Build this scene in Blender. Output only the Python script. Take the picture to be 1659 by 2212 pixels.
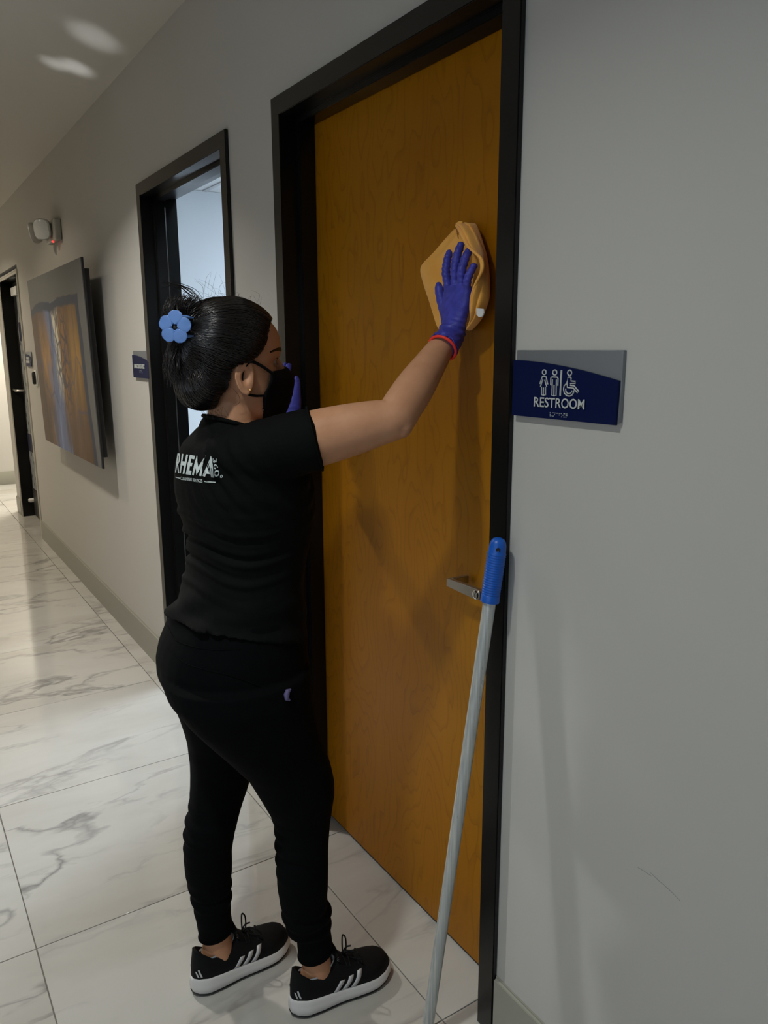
import bpy, bmesh, math, random
from math import sin, cos, pi, radians, sqrt, atan2
from mathutils import Vector, Matrix, noise as mnoise
from mathutils.bvhtree import BVHTree
import numpy as np

random.seed(7)
rng = np.random.default_rng(7)
for o in list(bpy.data.objects):
    bpy.data.objects.remove(o, do_unlink=True)
scene = bpy.context.scene
COL = scene.collection

# ------------------------------------------------------------------ camera
FPX, YAW, PIT, ROL = 1668.6, radians(32.886), radians(11.927), radians(-0.237)
CAM = Vector((0.0, -1.005, 1.52))
F_ = Vector((-cos(YAW) * cos(PIT), sin(YAW) * cos(PIT), -sin(PIT)))
r_ = F_.cross(Vector((0, 0, 1))).normalized()
u_ = r_.cross(F_)
R_ = cos(ROL) * r_ + sin(ROL) * u_
U_ = -sin(ROL) * r_ + cos(ROL) * u_
cd = bpy.data.cameras.new('camera')
cam = bpy.data.objects.new('camera', cd)
COL.objects.link(cam)
cam.matrix_world = Matrix(((R_.x, U_.x, -F_.x, CAM.x), (R_.y, U_.y, -F_.y, CAM.y), (R_.z, U_.z, -F_.z, CAM.z), (0, 0, 0, 1)))
cd.sensor_fit = 'HORIZONTAL'
cd.sensor_width = 36.0
cd.lens = 36.0 * FPX / 1659.0
cd.clip_start = 0.02
scene.camera = cam

def ray(x, y):
    return F_ + R_ * ((x - 829.5) / FPX) - U_ * ((y - 1106.0) / FPX)
def onX(x, y, X):
    d = ray(x, y); return CAM + d * ((X - CAM.x) / d.x)
def onY(x, y, Y):
    d = ray(x, y); return CAM + d * ((Y - CAM.y) / d.y)
def onD(x, y, dep):
    return CAM + ray(x, y) * dep
def pxm(P):
    return FPX / (Vector(P) - CAM).dot(F_)

# ------------------------------------------------------------------ world, light, exposure
w = bpy.data.worlds.new('world'); scene.world = w; w.use_nodes = True
w.node_tree.nodes['Background'].inputs[0].default_value = (0.62, 0.78, 1.0, 1)
w.node_tree.nodes['Background'].inputs[1].default_value = 0.6
scene.view_settings.view_transform = 'Standard'
scene.view_settings.look = 'None'
scene.view_settings.gamma = 1.0
scene.view_settings.use_curve_mapping = False
scene.view_settings.exposure = 0.22

def area(name, loc, target, sx, sy, power, color, shape='RECTANGLE', spread=180):
    l = bpy.data.lights.new(name, 'AREA'); l.shape = shape; l.size = sx; l.size_y = sy
    l.energy = power; l.color = color; l.spread = radians(spread)
    o = bpy.data.objects.new(name, l); COL.objects.link(o)
    o.location = loc
    o.rotation_euler = (Vector(target) - Vector(loc)).to_track_quat('-Z', 'Y').to_euler()
    return o
ZC = 2.655
WARM = (1.0, 0.87, 0.68)
NEUT = (1.0, 0.96, 0.88)
DAY = (0.80, 0.90, 1.0)
DOWN = [(-0.92, -1.18, 10.0, (0.95, 1.0, 0.965), 128), (-3.25, -0.92, 17.0, (1.0, 0.965, 0.90), 124), (-5.2, -1.0, 8.0, WARM, 140), (-7.35, -1.0, 14.0, WARM, 140)]
for dx, dy, pw, colr, spr in DOWN:
    area('downlight_lamp', (dx, dy, ZC - 0.02), (dx, dy, 0), 0.13, 0.13, pw, colr, 'DISK', spr)
# daylight through the lobby window behind the photographer
area('window_daylight', (1.2, -3.72, 1.45), (1.2, 0, 1.45), 3.6, 2.1, 16.0, DAY)
# ceiling panels of the laboratory and the far lobby
area('lab_panel_lamp', (-3.85, 2.6, 2.40), (-3.85, 2.6, 0), 1.0, 1.2, 108.0, (0.74, 0.87, 1.0))
area('lobby_panel_lamp', (-8.9, 0.6, ZC - 0.03), (-8.9, 0.6, 0), 0.6, 0.6, 85.0, (1.0, 0.93, 0.80))

# added spots low in the lobby stand in for sun glints on the ceiling
def glint(px, py, ang, power):
    d = ray(px, py); T = CAM + d*((ZC - CAM.z)/d.z); S = Vector((0.5, -3.2, 0.06))
    l = bpy.data.lights.new('added_glint_spot', 'SPOT'); l.energy = power; l.spot_size = radians(ang); l.spot_blend = 1.0; l.shadow_soft_size = 0.02; l.color = (0.90, 0.96, 1.0)
    o = bpy.data.objects.new('added_glint_spot', l); COL.objects.link(o); o.location = S
    o.rotation_euler = (T - S).to_track_quat('-Z', 'Y').to_euler()
glint(203, 80, 1.9, 620.0)
glint(165, 146, 1.25, 1150.0)
glint(118, 138, 0.7, 900.0)

# unseen spot added so the mop handle casts its shadow on the wall
sb = bpy.data.lights.new('pole_shadow_spot', 'SPOT'); sb.energy = 200.0; sb.spot_size = radians(15); sb.spot_blend = 1.0; sb.shadow_soft_size = 0.10; sb.color = (0.93, 0.98, 1.0)
so = bpy.data.objects.new('pole_shadow_spot', sb); COL.objects.link(so); so.location = (-5.45, -1.90, 1.75)
so.rotation_euler = (Vector((-0.95, 0.0, 0.50)) - Vector(so.location)).to_track_quat('-Z', 'Y').to_euler()

# ------------------------------------------------------------------ helpers
def new_obj(name, verts, faces, mat=None, parent=None, smooth=False, sharp=None):
    me = bpy.data.meshes.new(name)
    me.from_pydata([tuple(v) for v in verts], [], [tuple(f) for f in faces])
    me.update()
    if smooth:
        me.polygons.foreach_set('use_smooth', [True] * len(me.polygons))
        if sharp is not None:
            me.set_sharp_from_angle(angle=radians(sharp))
    o = bpy.data.objects.new(name, me)
    COL.objects.link(o)
    if mat is not None: me.materials.append(mat)
    if parent is not None: o.parent = parent
    return o

def bm_obj(name, bm, mat=None, parent=None, smooth=False, sharp=None):
    me = bpy.data.meshes.new(name); bm.normal_update(); bm.to_mesh(me); bm.free()
    if smooth:
        me.polygons.foreach_set('use_smooth', [True] * len(me.polygons))
        if sharp is not None: me.set_sharp_from_angle(angle=radians(sharp))
    o = bpy.data.objects.new(name, me); COL.objects.link(o)
    if mat is not None: me.materials.append(mat)
    if parent is not None: o.parent = parent
    return o

def bm_box(bm, x0, x1, y0, y1, z0, z1):
    vs = [bm.verts.new(p) for p in ((x0,y0,z0),(x1,y0,z0),(x1,y1,z0),(x0,y1,z0),(x0,y0,z1),(x1,y0,z1),(x1,y1,z1),(x0,y1,z1))]
    for f in ((3,2,1,0),(4,5,6,7),(0,1,5,4),(1,2,6,5),(2,3,7,6),(3,0,4,7)):
        bm.faces.new([vs[i] for i in f])

def box(name, x0, x1, y0, y1, z0, z1, mat=None, parent=None, bev=0.0, seg=2):
    bm = bmesh.new()
    bm_box(bm, min(x0,x1), max(x0,x1), min(y0,y1), max(y0,y1), min(z0,z1), max(z0,z1))
    if bev > 0:
        bmesh.ops.bevel(bm, geom=list(bm.edges), offset=bev, segments=seg, profile=0.5, affect='EDGES')
    return bm_obj(name, bm, mat, parent, smooth=bev > 0, sharp=40)

def empty(name, loc=(0,0,0)):
    o = bpy.data.objects.new(name, None); COL.objects.link(o); o.location = loc
    o.empty_display_size = 0.1
    return o

def tag(o, label=None, cat=None, group=None, kind=None):
    if label: o['label'] = label
    if cat: o['category'] = cat
    if group: o['group'] = group
    if kind: o['kind'] = kind
    return o

def adopt(parent, *objs):
    """parent objects built in world space to an empty placed at the thing's base"""
    for o in objs:
        o.parent = parent
        o.matrix_parent_inverse = Matrix.Translation(parent.location).inverted()

def frames(pts):
    pts = [Vector(p) for p in pts]; n = len(pts); T = []
    for i in range(n):
        a = pts[max(i-1,0)]; b = pts[min(i+1,n-1)]
        T.append((b-a).normalized())
    up = Vector((0,0,1)) if abs(T[0].z) < 0.9 else Vector((0,1,0))
    N = (up - T[0]*up.dot(T[0])).normalized(); out = []
    for i in range(n):
        N = (N - T[i]*N.dot(T[i]))
        if N.length < 1e-6: N = T[i].orthogonal()
        N.normalize(); out.append((pts[i], T[i], N, T[i].cross(N)))
    return out

def tube_geo(pts, rad, seg=8, cap=True, closed=False):
    n = len(pts)
    rads = rad if hasattr(rad, '__len__') else [rad]*n
    V = []; Fc = []
    fr = frames(pts)
    for i,(p,t,nn,b) in enumerate(fr):
        r = rads[i]
        ra, rb = (r if hasattr(r,'__len__') else (r,r))
        for k in range(seg):
            a = 2*pi*k/seg
            V.append(p + nn*(ra*cos(a)) + b*(rb*sin(a)))
    m = n if closed else n-1
    for i in range(m):
        j = (i+1) % n
        for k in range(seg):
            k2 = (k+1) % seg
            Fc.append((i*seg+k, i*seg+k2, j*seg+k2, j*seg+k))
    if cap and not closed:
        Fc.append(tuple(reversed(range(seg))))
        Fc.append(tuple((n-1)*seg+k for k in range(seg)))
    return V, Fc

def tube(name, pts, rad, mat, parent=None, seg=10, closed=False):
    V, Fc = tube_geo(pts, rad, seg, True, closed)
    return new_obj(name, V, Fc, mat, parent, True, 50)

def merge_geo(parts):
    V = []; Fc = []
    for v, f in parts:
        o = len(V); V += list(v); Fc += [tuple(i+o for i in q) for q in f]
    return V, Fc

def loft(rings, cap0=True, cap1=True):
    n = len(rings[0]); V = []; Fc = []
    for r in rings: V += [Vector(p) for p in r]
    for i in range(len(rings)-1):
        for k in range(n):
            k2 = (k+1) % n
            Fc.append((i*n+k, i*n+k2, (i+1)*n+k2, (i+1)*n+k))
    if cap0: Fc.append(tuple(reversed(range(n))))
    if cap1: Fc.append(tuple((len(rings)-1)*n+k for k in range(n)))
    return V, Fc

def lathe_geo(prof, origin=(0,0,0), axis=(0,0,1), seg=24):
    ax = Vector(axis).normalized(); a = ax.orthogonal().normalized(); b = ax.cross(a); O = Vector(origin)
    rings = [[O + ax*h + (a*cos(2*pi*k/seg) + b*sin(2*pi*k/seg))*max(r,1e-5) for k in range(seg)] for r,h in prof]
    return loft(rings)

def lathe(name, prof, origin, axis, mat, parent=None, seg=24):
    V, Fc = lathe_geo(prof, origin, axis, seg)
    return new_obj(name, V, Fc, mat, parent, True, 45)

def catmull(P, per=8):
    P = [np.array(p, float) for p in P]; out = []
    Q = [2*P[0]-P[1]] + P + [2*P[-1]-P[-2]]
    for i in range(1, len(Q)-2):
        p0,p1,p2,p3 = Q[i-1:i+3]
        for s in range(per):
            t = s/per
            out.append(0.5*((2*p1)+(-p0+p2)*t+(2*p0-5*p1+4*p2-p3)*t*t+(-p0+3*p1-3*p2+p3)*t**3))
    out.append(P[-1])
    return out

def voxel(parts, size, smooth=6, fac=0.5, name='tmp'):
    """union of closed shells as one continuous surface; returns (V, F)"""
    V, Fc = merge_geo(parts)
    o = new_obj(name, V, Fc)
    m = o.modifiers.new('r', 'REMESH'); m.mode = 'VOXEL'; m.voxel_size = size
    if smooth:
        s = o.modifiers.new('s', 'SMOOTH'); s.iterations = smooth; s.factor = fac
    dg = bpy.context.evaluated_depsgraph_get()
    me = bpy.data.meshes.new_from_object(o.evaluated_get(dg))
    V2 = [v.co.copy() for v in me.vertices]; F2 = [tuple(p.vertices) for p in me.polygons]
    bpy.data.objects.remove(o, do_unlink=True); bpy.data.meshes.remove(me)
    return V2, F2

def text_geo(body, size=1.0, extrude=0.0, bold=0.0, align='CENTER', spacing=1.0, res=3):
    c = bpy.data.curves.new('txt', 'FONT'); c.body = body; c.size = size; c.extrude = extrude; c.offset = bold
    c.align_x = align; c.space_character = spacing; c.resolution_u = res
    o = bpy.data.objects.new('txt', c); COL.objects.link(o)
    dg = bpy.context.evaluated_depsgraph_get()
    me = bpy.data.meshes.new_from_object(o.evaluated_get(dg))
    V = [v.co.copy() for v in me.vertices]; Fc = [tuple(p.vertices) for p in me.polygons]
    bpy.data.objects.remove(o, do_unlink=True); bpy.data.curves.remove(c); bpy.data.meshes.remove(me)
    return V, Fc

# ------------------------------------------------------------------ materials
def lin(c):
    def f(v):
        v /= 255.0
        return v/12.92 if v <= 0.04045 else ((v+0.055)/1.055)**2.4
    return tuple(f(v) for v in c) + (1.0,)

class MT:
    def __init__(s, name):
        s.m = bpy.data.materials.new(name); s.m.use_nodes = True
        s.t = s.m.node_tree; s.N = s.t.nodes; s.L = s.t.links; s.b = s.N['Principled BSDF']
    def n(s, typ, **kw):
        nd = s.N.new(typ)
        for k, v in kw.items():
            if k.startswith('i_'):
                key = k[2:].replace('_', ' ')
                nd.inputs[key].default_value = v
            else: setattr(nd, k, v)
        return nd
    def l(s, a, b): s.L.new(a, b)
    def set(s, **kw):
        for k, v in kw.items(): s.b.inputs[k.replace('_', ' ')].default_value = v
        return s
    def coords(s, kind='Object', scale=(1,1,1), rot=(0,0,0), loc=(0,0,0)):
        tc = s.n('ShaderNodeTexCoord'); mp = s.n('ShaderNodeMapping')
        mp.inputs['Scale'].default_value = scale; mp.inputs['Rotation'].default_value = rot; mp.inputs['Location'].default_value = loc
        s.l(tc.outputs[kind], mp.inputs['Vector']); return mp.outputs[0]
    def ramp(s, fac, stops):
        r = s.n('ShaderNodeValToRGB'); cr = r.color_ramp
        while len(cr.elements) > 2: cr.elements.remove(cr.elements[-1])
        for i, (p, c) in enumerate(stops):
            e = cr.elements[i] if i < 2 else cr.elements.new(p)
            e.position = p; e.color = c
        s.l(fac, r.inputs[0]); return r.outputs[0]
    def noise(s, vec, scale, detail=3, rough=0.55, dist=0.0):
        nd = s.n('ShaderNodeTexNoise'); nd.inputs['Scale'].default_value = scale
        nd.inputs['Detail'].default_value = detail; nd.inputs['Roughness'].default_value = rough; nd.inputs['Distortion'].default_value = dist
        s.l(vec, nd.inputs['Vector']); return nd.outputs[0]
    def bump(s, h, strength=0.2, dist=0.001):
        bp = s.n('ShaderNodeBump'); bp.inputs['Strength'].default_value = strength; bp.inputs['Distance'].default_value = dist
        s.l(h, bp.inputs['Height']); s.l(bp.outputs[0], s.b.inputs['Normal'])
    def mix(s, fac, a, b, mode='MIX'):
        m = s.n('ShaderNodeMix'); m.data_type = 'RGBA'; m.blend_type = mode
        for v, i in ((fac, 0), (a, 6), (b, 7)):
            if hasattr(v, 'links'): s.l(v, m.inputs[i])
            elif i == 0: m.inputs[0].default_value = v
            else: m.inputs[i].default_value = v
        return m.outputs[2]
    def math(s, op, a, b=0.0):
        m = s.n('ShaderNodeMath'); m.operation = op
        for v, i in ((a,0),(b,1)):
            if hasattr(v, 'links'): s.l(v, m.inputs[i])
            else: m.inputs[i].default_value = v
        return m.outputs[0]

def simple(name, col, rough=0.5, metal=0.0, spec=0.5, nscale=0, nstr=0.0, ndist=0.001, var=0.0):
    t = MT(name); t.set(Base_Color=col, Roughness=rough, Metallic=metal)
    t.b.inputs['Specular IOR Level'].default_value = spec
    if nscale:
        v = t.coords(); h = t.noise(v, nscale, 3)
        if nstr: t.bump(h, nstr, ndist)
        if var:
            c2 = tuple(c*(1-var) for c in col[:3]) + (1,)
            t.l(t.ramp(h, [(0.3, c2), (0.7, col)]), t.b.inputs['Base Color'])
    return t.m

M = {}
M['wall'] = simple('wall_paint', (0.47, 0.452, 0.415, 1), 0.75, nscale=180, nstr=0.08, ndist=0.0006)
M['ceil'] = simple('ceiling_paint', (0.52, 0.497, 0.452, 1), 0.85, nscale=150, nstr=0.06, ndist=0.0006)
M['lab_wall'] = simple('lab_wall_paint', (0.66, 0.69, 0.72, 1), 0.7, nscale=160, nstr=0.05)
M['base'] = simple('baseboard_vinyl', (0.285, 0.277, 0.230, 1), 0.45, nscale=120, nstr=0.04)
M['frame'] = simple('black_enamel_frame', (0.0055, 0.0053, 0.0050, 1), 0.28, spec=0.35, nscale=60, nstr=0.03)
M['grout'] = simple('grey_grout', (0.20, 0.185, 0.16, 1), 0.85, nscale=200, nstr=0.2)
M['black'] = simple('matte_black', (0.008, 0.008, 0.008, 1), 0.5, nscale=90, nstr=0.05)
M['steel'] = simple('brushed_steel', (0.42, 0.40, 0.37, 1), 0.33, 1.0, nscale=300, nstr=0.03)
M['chrome'] = simple('bright_steel', (0.7, 0.7, 0.7, 1), 0.15, 1.0, nscale=300, nstr=0.01)
M['white_plastic'] = simple('white_plastic', (0.68, 0.68, 0.66, 1), 0.4, nscale=90, nstr=0.02)
M['blue_plastic'] = simple('blue_grip_plastic', (0.002, 0.090, 0.46, 1), 0.38, nscale=120, nstr=0.03)

# marble tile: each tile is shifted by its own random number
def marble():
    t = MT('polished_marble_tile')
    tc = t.n('ShaderNodeTexCoord'); oi = t.n('ShaderNodeObjectInfo')
    mul = t.n('ShaderNodeVectorMath', operation='SCALE'); mul.inputs[0].default_value = (31.0, 57.0, 13.0)
    t.l(oi.outputs['Random'], mul.inputs['Scale'])
    add = t.n('ShaderNodeVectorMath', operation='ADD'); t.l(tc.outputs['Object'], add.inputs[0]); t.l(mul.outputs[0], add.inputs[1])
    mp = t.n('ShaderNodeMapping'); mp.inputs['Rotation'].default_value = (0, 0, 0.30); mp.inputs['Scale'].default_value = (2.1, 0.75, 1)
    t.l(add.outputs[0], mp.inputs['Vector']); v = mp.outputs[0]
    wn = t.n('ShaderNodeTexNoise'); wn.inputs['Scale'].default_value = 2.2; wn.inputs['Detail'].default_value = 5
    t.l(v, wn.inputs['Vector'])
    wsub = t.n('ShaderNodeVectorMath', operation='SCALE'); wsub.inputs['Scale'].default_value = 0.34; t.l(wn.outputs['Color'], wsub.inputs[0])
    wv = t.n('ShaderNodeVectorMath', operation='ADD'); t.l(v, wv.inputs[0]); t.l(wsub.outputs[0], wv.inputs[1])
    def vein(scale, width, off):
        o = t.n('ShaderNodeVectorMath', operation='ADD'); o.inputs[1].default_value = off; t.l(wv.outputs[0], o.inputs[0])
        n = t.noise(o.outputs[0], scale, 5, 0.55, 0.3)
        d = t.math('ABSOLUTE', t.math('SUBTRACT', n, 0.5))
        return t.ramp(d, [(0.0, (1,1,1,1)), (width*0.35, (0.55,0.55,0.55,1)), (width, (0,0,0,1))])
    mask = t.ramp(t.noise(v, 1.1, 2), [(0.40, (0,0,0,1)), (0.62, (1,1,1,1))])
    mask2 = t.ramp(t.noise(v, 2.6, 3), [(0.48, (0,0,0,1)), (0.66, (1,1,1,1))])
    v1 = t.math('MULTIPLY', vein(0.95, 0.020, (0,0,0)), mask)
    v2 = t.math('MULTIPLY', vein(2.4, 0.030, (5,2,1)), mask2)
    cloud = t.ramp(t.noise(wv.outputs[0], 1.6, 4), [(0.30, (0.44,0.418,0.378,1)), (0.62, (0.52,0.505,0.472,1))])
    c = t.mix(t.math('MULTIPLY', v2, 0.42), cloud, (0.20, 0.19, 0.185, 1))
    c = t.mix(t.math('MULTIPLY', v1, 0.72), c, (0.15, 0.145, 0.14, 1))
    t.l(c, t.b.inputs['Base Color'])
    t.set(Roughness=0.085); t.b.inputs['Specular IOR Level'].default_value = 0.45
    return t.m
M['marble'] = marble()

def veneer():
    t = MT('amber_maple_veneer')
    v = t.coords('Object', (1, 1, 1))
    st = t.coords('Object', (3.2, 3.2, 0.9))
    warp = t.n('ShaderNodeTexNoise'); warp.inputs['Scale'].default_value = 1.3; warp.inputs['Detail'].default_value = 3; t.l(st, warp.inputs['Vector'])
    rings = t.n('ShaderNodeMath', operation='MULTIPLY'); rings.inputs[1].default_value = 26.0; t.l(warp.outputs[0], rings.inputs[0])
    fr = t.n('ShaderNodeMath', operation='FRACT'); t.l(rings.outputs[0], fr.inputs[0])
    line = t.ramp(fr.outputs[0], [(0.0, (0.30,0.30,0.30,1)), (0.05, (0.0,0,0,1)), (0.75, (0,0,0,1)), (1.0, (0.18,0.18,0.18,1))])
    fine = t.noise(t.coords('Object', (95, 95, 2.2)), 1.0, 3, 0.6)
    blot = t.noise(t.coords('Object', (3.0, 3.0, 1.1)), 1.0, 3)
    base = t.ramp(blot, [(0.25, (0.31, 0.110, 0.0005, 1)), (0.55, (0.36, 0.140, 0.0007, 1)), (0.8, (0.345, 0.150, 0.0005, 1))])
    c = t.mix(t.math('MULTIPLY', fine, 0.30), base, (0.245, 0.090, 0.0005, 1))
    c = t.mix(t.math('MULTIPLY', line, 1.6), c, (0.15, 0.050, 0.0005, 1))
    t.l(c, t.b.inputs['Base Color'])
    t.set(Roughness=0.42); t.b.inputs['Specular IOR Level'].default_value = 0.18
    t.bump(fine, 0.06, 0.0005)
    return t.m
M['veneer'] = veneer()

# ------------------------------------------------------------------ floor
TS, GX, GY = 0.75, -1.194, -0.078
fl = tag(box('floor', -11.2, 3.6, -3.9, 3.6, -0.06, -0.010, M['grout']), 'polished white marble tile floor of the corridor', 'floor', kind='structure')
tile_me = None
ti = 0
for ix in range(-14, 7):
    for iy in range(-6, 5):
        x0 = GX + ix*TS; y0 = GY + iy*TS
        if x0 < -11.2 or x0 + TS > 3.61 or y0 < -3.9 or y0 + TS > 3.6: continue
        if y0 > 0.1 and not (-10.9 < x0 < -1.5): continue
        if y0 < -2.4 and x0 < -2.0: continue
        if tile_me is None:
            g = 0.0013
            t0 = box('tile', g, TS-g, g, TS-g, -0.010, 0.0, M['marble'], fl, 0.0008, 1); tile_me = t0.data
            t0.location = (x0, y0, 0)
        else:
            t0 = bpy.data.objects.new('tile', tile_me); COL.objects.link(t0); t0.parent = fl; t0.location = (x0, y0, 0)

# ------------------------------------------------------------------ walls
WT = 0.13
D1 = (-2.101, -1.0995); D2 = (-3.425, -2.437); D3 = (-7.79, -6.735); DTOP = 2.19
def rough(d): return (d[0] + 0.02, d[1] - 0.02)
bm = bmesh.new()
r1, r2, r3 = rough(D1), rough(D2), rough(D3); zt = DTOP - 0.02
for a, b in ((-8.06, r3[0]), (r3[1], r2[0]), (r2[1], r1[0]), (r1[1], 3.6)):
    bm_box(bm, a, b, 0, WT, 0, ZC)
for r in (r1, r2, r3): bm_box(bm, r[0], r[1], 0, WT, zt, ZC)
bmesh.ops.remove_doubles(bm, verts=bm.verts, dist=1e-5)
wall_r = tag(bm_obj('wall_right', bm, M['wall']), 'pale grey painted corridor wall with three door openings', 'wall', kind='structure')
M['scuff'] = simple('grey_scuff', (0.30, 0.29, 0.27, 1), 0.8, nscale=300, nstr=0.1)
for sc in (((1378,1874),(1392,1882),(1408,1893)), ((1404,1884),(1425,1904),(1446,1922),(1470,1947))):
    tube('scuff_mark', [onY(x, y, -0.0001) for x, y in sc], 0.0006, M['scuff'], wall_r, 6)
bm = bmesh.new()
bm_box(bm, -10.6, -1.3, -2.08, -1.95, 0, ZC)
bm_box(bm, -1.43, -1.3, -3.9, -2.08, 0, ZC)
tag(bm_obj('wall_left', bm, M['wall']), 'opposite corridor wall out of frame behind the photographer', 'wall', kind='structure')
tag(box('wall_end', -9.92, -9.79, -1.95, 3.6, 0, ZC, M['wall']), 'pale wall closing the far end of the corridor', 'wall', kind='structure')
bm = bmesh.new()
bm_box(bm, -1.3, -0.7, -3.9, -3.77, 0, ZC); bm_box(bm, 3.1, 3.6, -3.9, -3.77, 0, ZC)
bm_box(bm, -0.7, 3.1, -3.9, -3.77, 0, 0.35); bm_box(bm, -0.7, 3.1, -3.9, -3.77, 2.55, ZC)
tag(bm_obj('wall_back', bm, M['wall']), 'lobby wall with the large window behind the photographer', 'wall', kind='structure')
tag(box('wall_front', 3.6, 3.73, -3.9, 0.13, 0, ZC, M['wall']), 'lobby side wall out of frame at right', 'wall', kind='structure')
tag(box('ceiling', -10.6, 3.73, -3.9, 0.0, ZC, ZC+0.1, M['ceil']), 'smooth painted corridor ceiling', 'ceiling', kind='structure')
tag(box('ceiling_lobby', -10.6, -8.06, 0.0, 3.6, ZC, ZC+0.1, M['ceil']), 'painted ceiling over the far lobby', 'ceiling', kind='structure')
tag(box('wall_lobby', -8.06, -7.93, WT, 3.6, 0, ZC, M['wall']), 'pale wall turning the far corridor corner', 'wall', kind='structure')
win = empty('window_1', (1.2, -3.83, 0.35)); tag(win, 'large lobby window behind the photographer', 'window', kind='structure')
parts = [box('window_frame', -0.7, 3.1, -3.86, -3.80, 0.35, 0.41, M['black']), box('window_frame', -0.7, 3.1, -3.86, -3.80, 2.49, 2.55, M['black'])]
for x in (-0.7, 0.55, 1.79, 3.04): parts.append(box('mullion', x, x+0.06, -3.86, -3.80, 0.41, 2.49, M['black']))
adopt(win, *parts)

added_win = tag(empty('added_window', (-5.45, -1.95, 1.2)), 'added unseen window on the wall opposite the artwork', 'window', kind='structure')  # window made up to go with the added spot; frame and pane only
adopt(added_win, box('window_frame', -5.70, -5.66, -1.949, -1.93, 1.2, 2.2, M['black']), box('window_frame', -5.24, -5.20, -1.949, -1.93, 1.2, 2.2, M['black']), box('window_frame', -5.66, -5.24, -1.949, -1.93, 1.2, 1.24, M['black']), box('window_frame', -5.66, -5.24, -1.949, -1.93, 2.16, 2.2, M['black']), box('added_pane', -5.66, -5.24, -1.949, -1.944, 1.24, 2.16, M['chrome']))

# baseboards
def baseboard(name, x0, x1, y=0.0, h=0.155, label=''):
    bm = bmesh.new(); bm_box(bm, x0, x1, y-0.010, y, 0, h)
    es = [e for e in bm.edges if all(v.co.z > h-1e-4 and v.co.y < y-0.005 for v in e.verts)]
    bmesh.ops.bevel(bm, geom=es, offset=0.006, segments=3, affect='EDGES')
    return tag(bm_obj(name, bm, M['base'], None, True, 40), label, 'baseboard', kind='structure')
baseboard('baseboard_right', D1[1]+0.002, 3.6, label='grey vinyl baseboard right of the wooden restroom door')
baseboard('baseboard_middle', D2[1]+0.002, D1[0]-0.002, label='short grey baseboard between the two black door frames')
baseboard('baseboard_left', D3[1]+0.002, D2[0]-0.002, label='long grey vinyl baseboard under the wall artwork')
baseboard('baseboard_corner', -8.06, D3[0]-0.03, label='short grey baseboard left of the far black door')
tag(box('baseboard_end', -9.79, -9.78, -1.95, 3.5, 0, 0.155, M['base'], None, 0.003), 'grey baseboard along the far end wall', 'baseboard', kind='structure')

# ------------------------------------------------------------------ door frames
def sweep_frame(door, d, top, prof, mat, names=('jamb', 'jamb', 'frame_head')):
    """prof: closed polygon of (inset from the outer edge, y)"""
    n = len(prof)
    def prism(a, b): return a + b, [tuple(range(n))[::-1], tuple(range(n, 2*n))] + [(i, (i+1) % n, n+(i+1) % n, n+i) for i in range(n)]
    out = []
    for k in range(3):
        if k == 0: A = [(d[0]+q, y, 0.0) for q, y in prof]; B = [(d[0]+q, y, top-q) for q, y in prof]
        elif k == 1: A = [(d[1]-q, y, 0.0) for q, y in prof]; B = [(d[1]-q, y, top-q) for q, y in prof]
        else: A = [(d[0]+q, y, top-q) for q, y in prof]; B = [(d[1]-q, y, top-q) for q, y in prof]
        V, Fc = prism(A, B)
        o = new_obj(names[k], V, Fc, mat)
        bm = bmesh.new(); bm.from_mesh(o.data); bmesh.ops.recalc_face_normals(bm, faces=bm.faces)
        bmesh.ops.bevel(bm, geom=[e for e in bm.edges if len(e.link_faces) == 2 and e.calc_face_angle(0) > 0.5 and (abs((e.verts[0].co-e.verts[1].co).normalized().z) > 0.9 if k < 2 else abs((e.verts[0].co-e.verts[1].co).normalized().x) > 0.9)], offset=0.0018, segments=2, affect='EDGES')
        bm.to_mesh(o.data); bm.free()
        o.data.polygons.foreach_set('use_smooth', [True]*len(o.data.polygons)); o.data.set_sharp_from_angle(angle=radians(50))
        out.append(o)
    adopt(door, *out)
    return out
PROF = [(0.0, 0.0), (0.0, -0.012), (0.050, -0.012), (0.050, 0.040), (0.066, 0.040), (0.066, 0.088), (0.050, 0.088), (0.050, 0.142), (0.0, 0.142), (0.0, 0.132), (0.021, 0.132), (0.021, 0.0)]

door1 = tag(empty('door_1', ((D1[0]+D1[1])/2, 0.05, 0)), 'amber wood veneer restroom door in a black metal frame', 'door', kind='structure')
sweep_frame(door1, D1, DTOP, PROF, M['frame'])
leaf = box('door_leaf', D1[0]+0.053, D1[1]-0.053, 0.0895, 0.134, 0.012, DTOP-0.053, M['veneer'], None, 0.0015, 1)
sweepb = box('door_sweep', D1[0]+0.055, D1[1]-0.055, 0.096, 0.128, 0.002, 0.0118, M['black'])
adopt(door1, leaf, sweepb)
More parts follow.
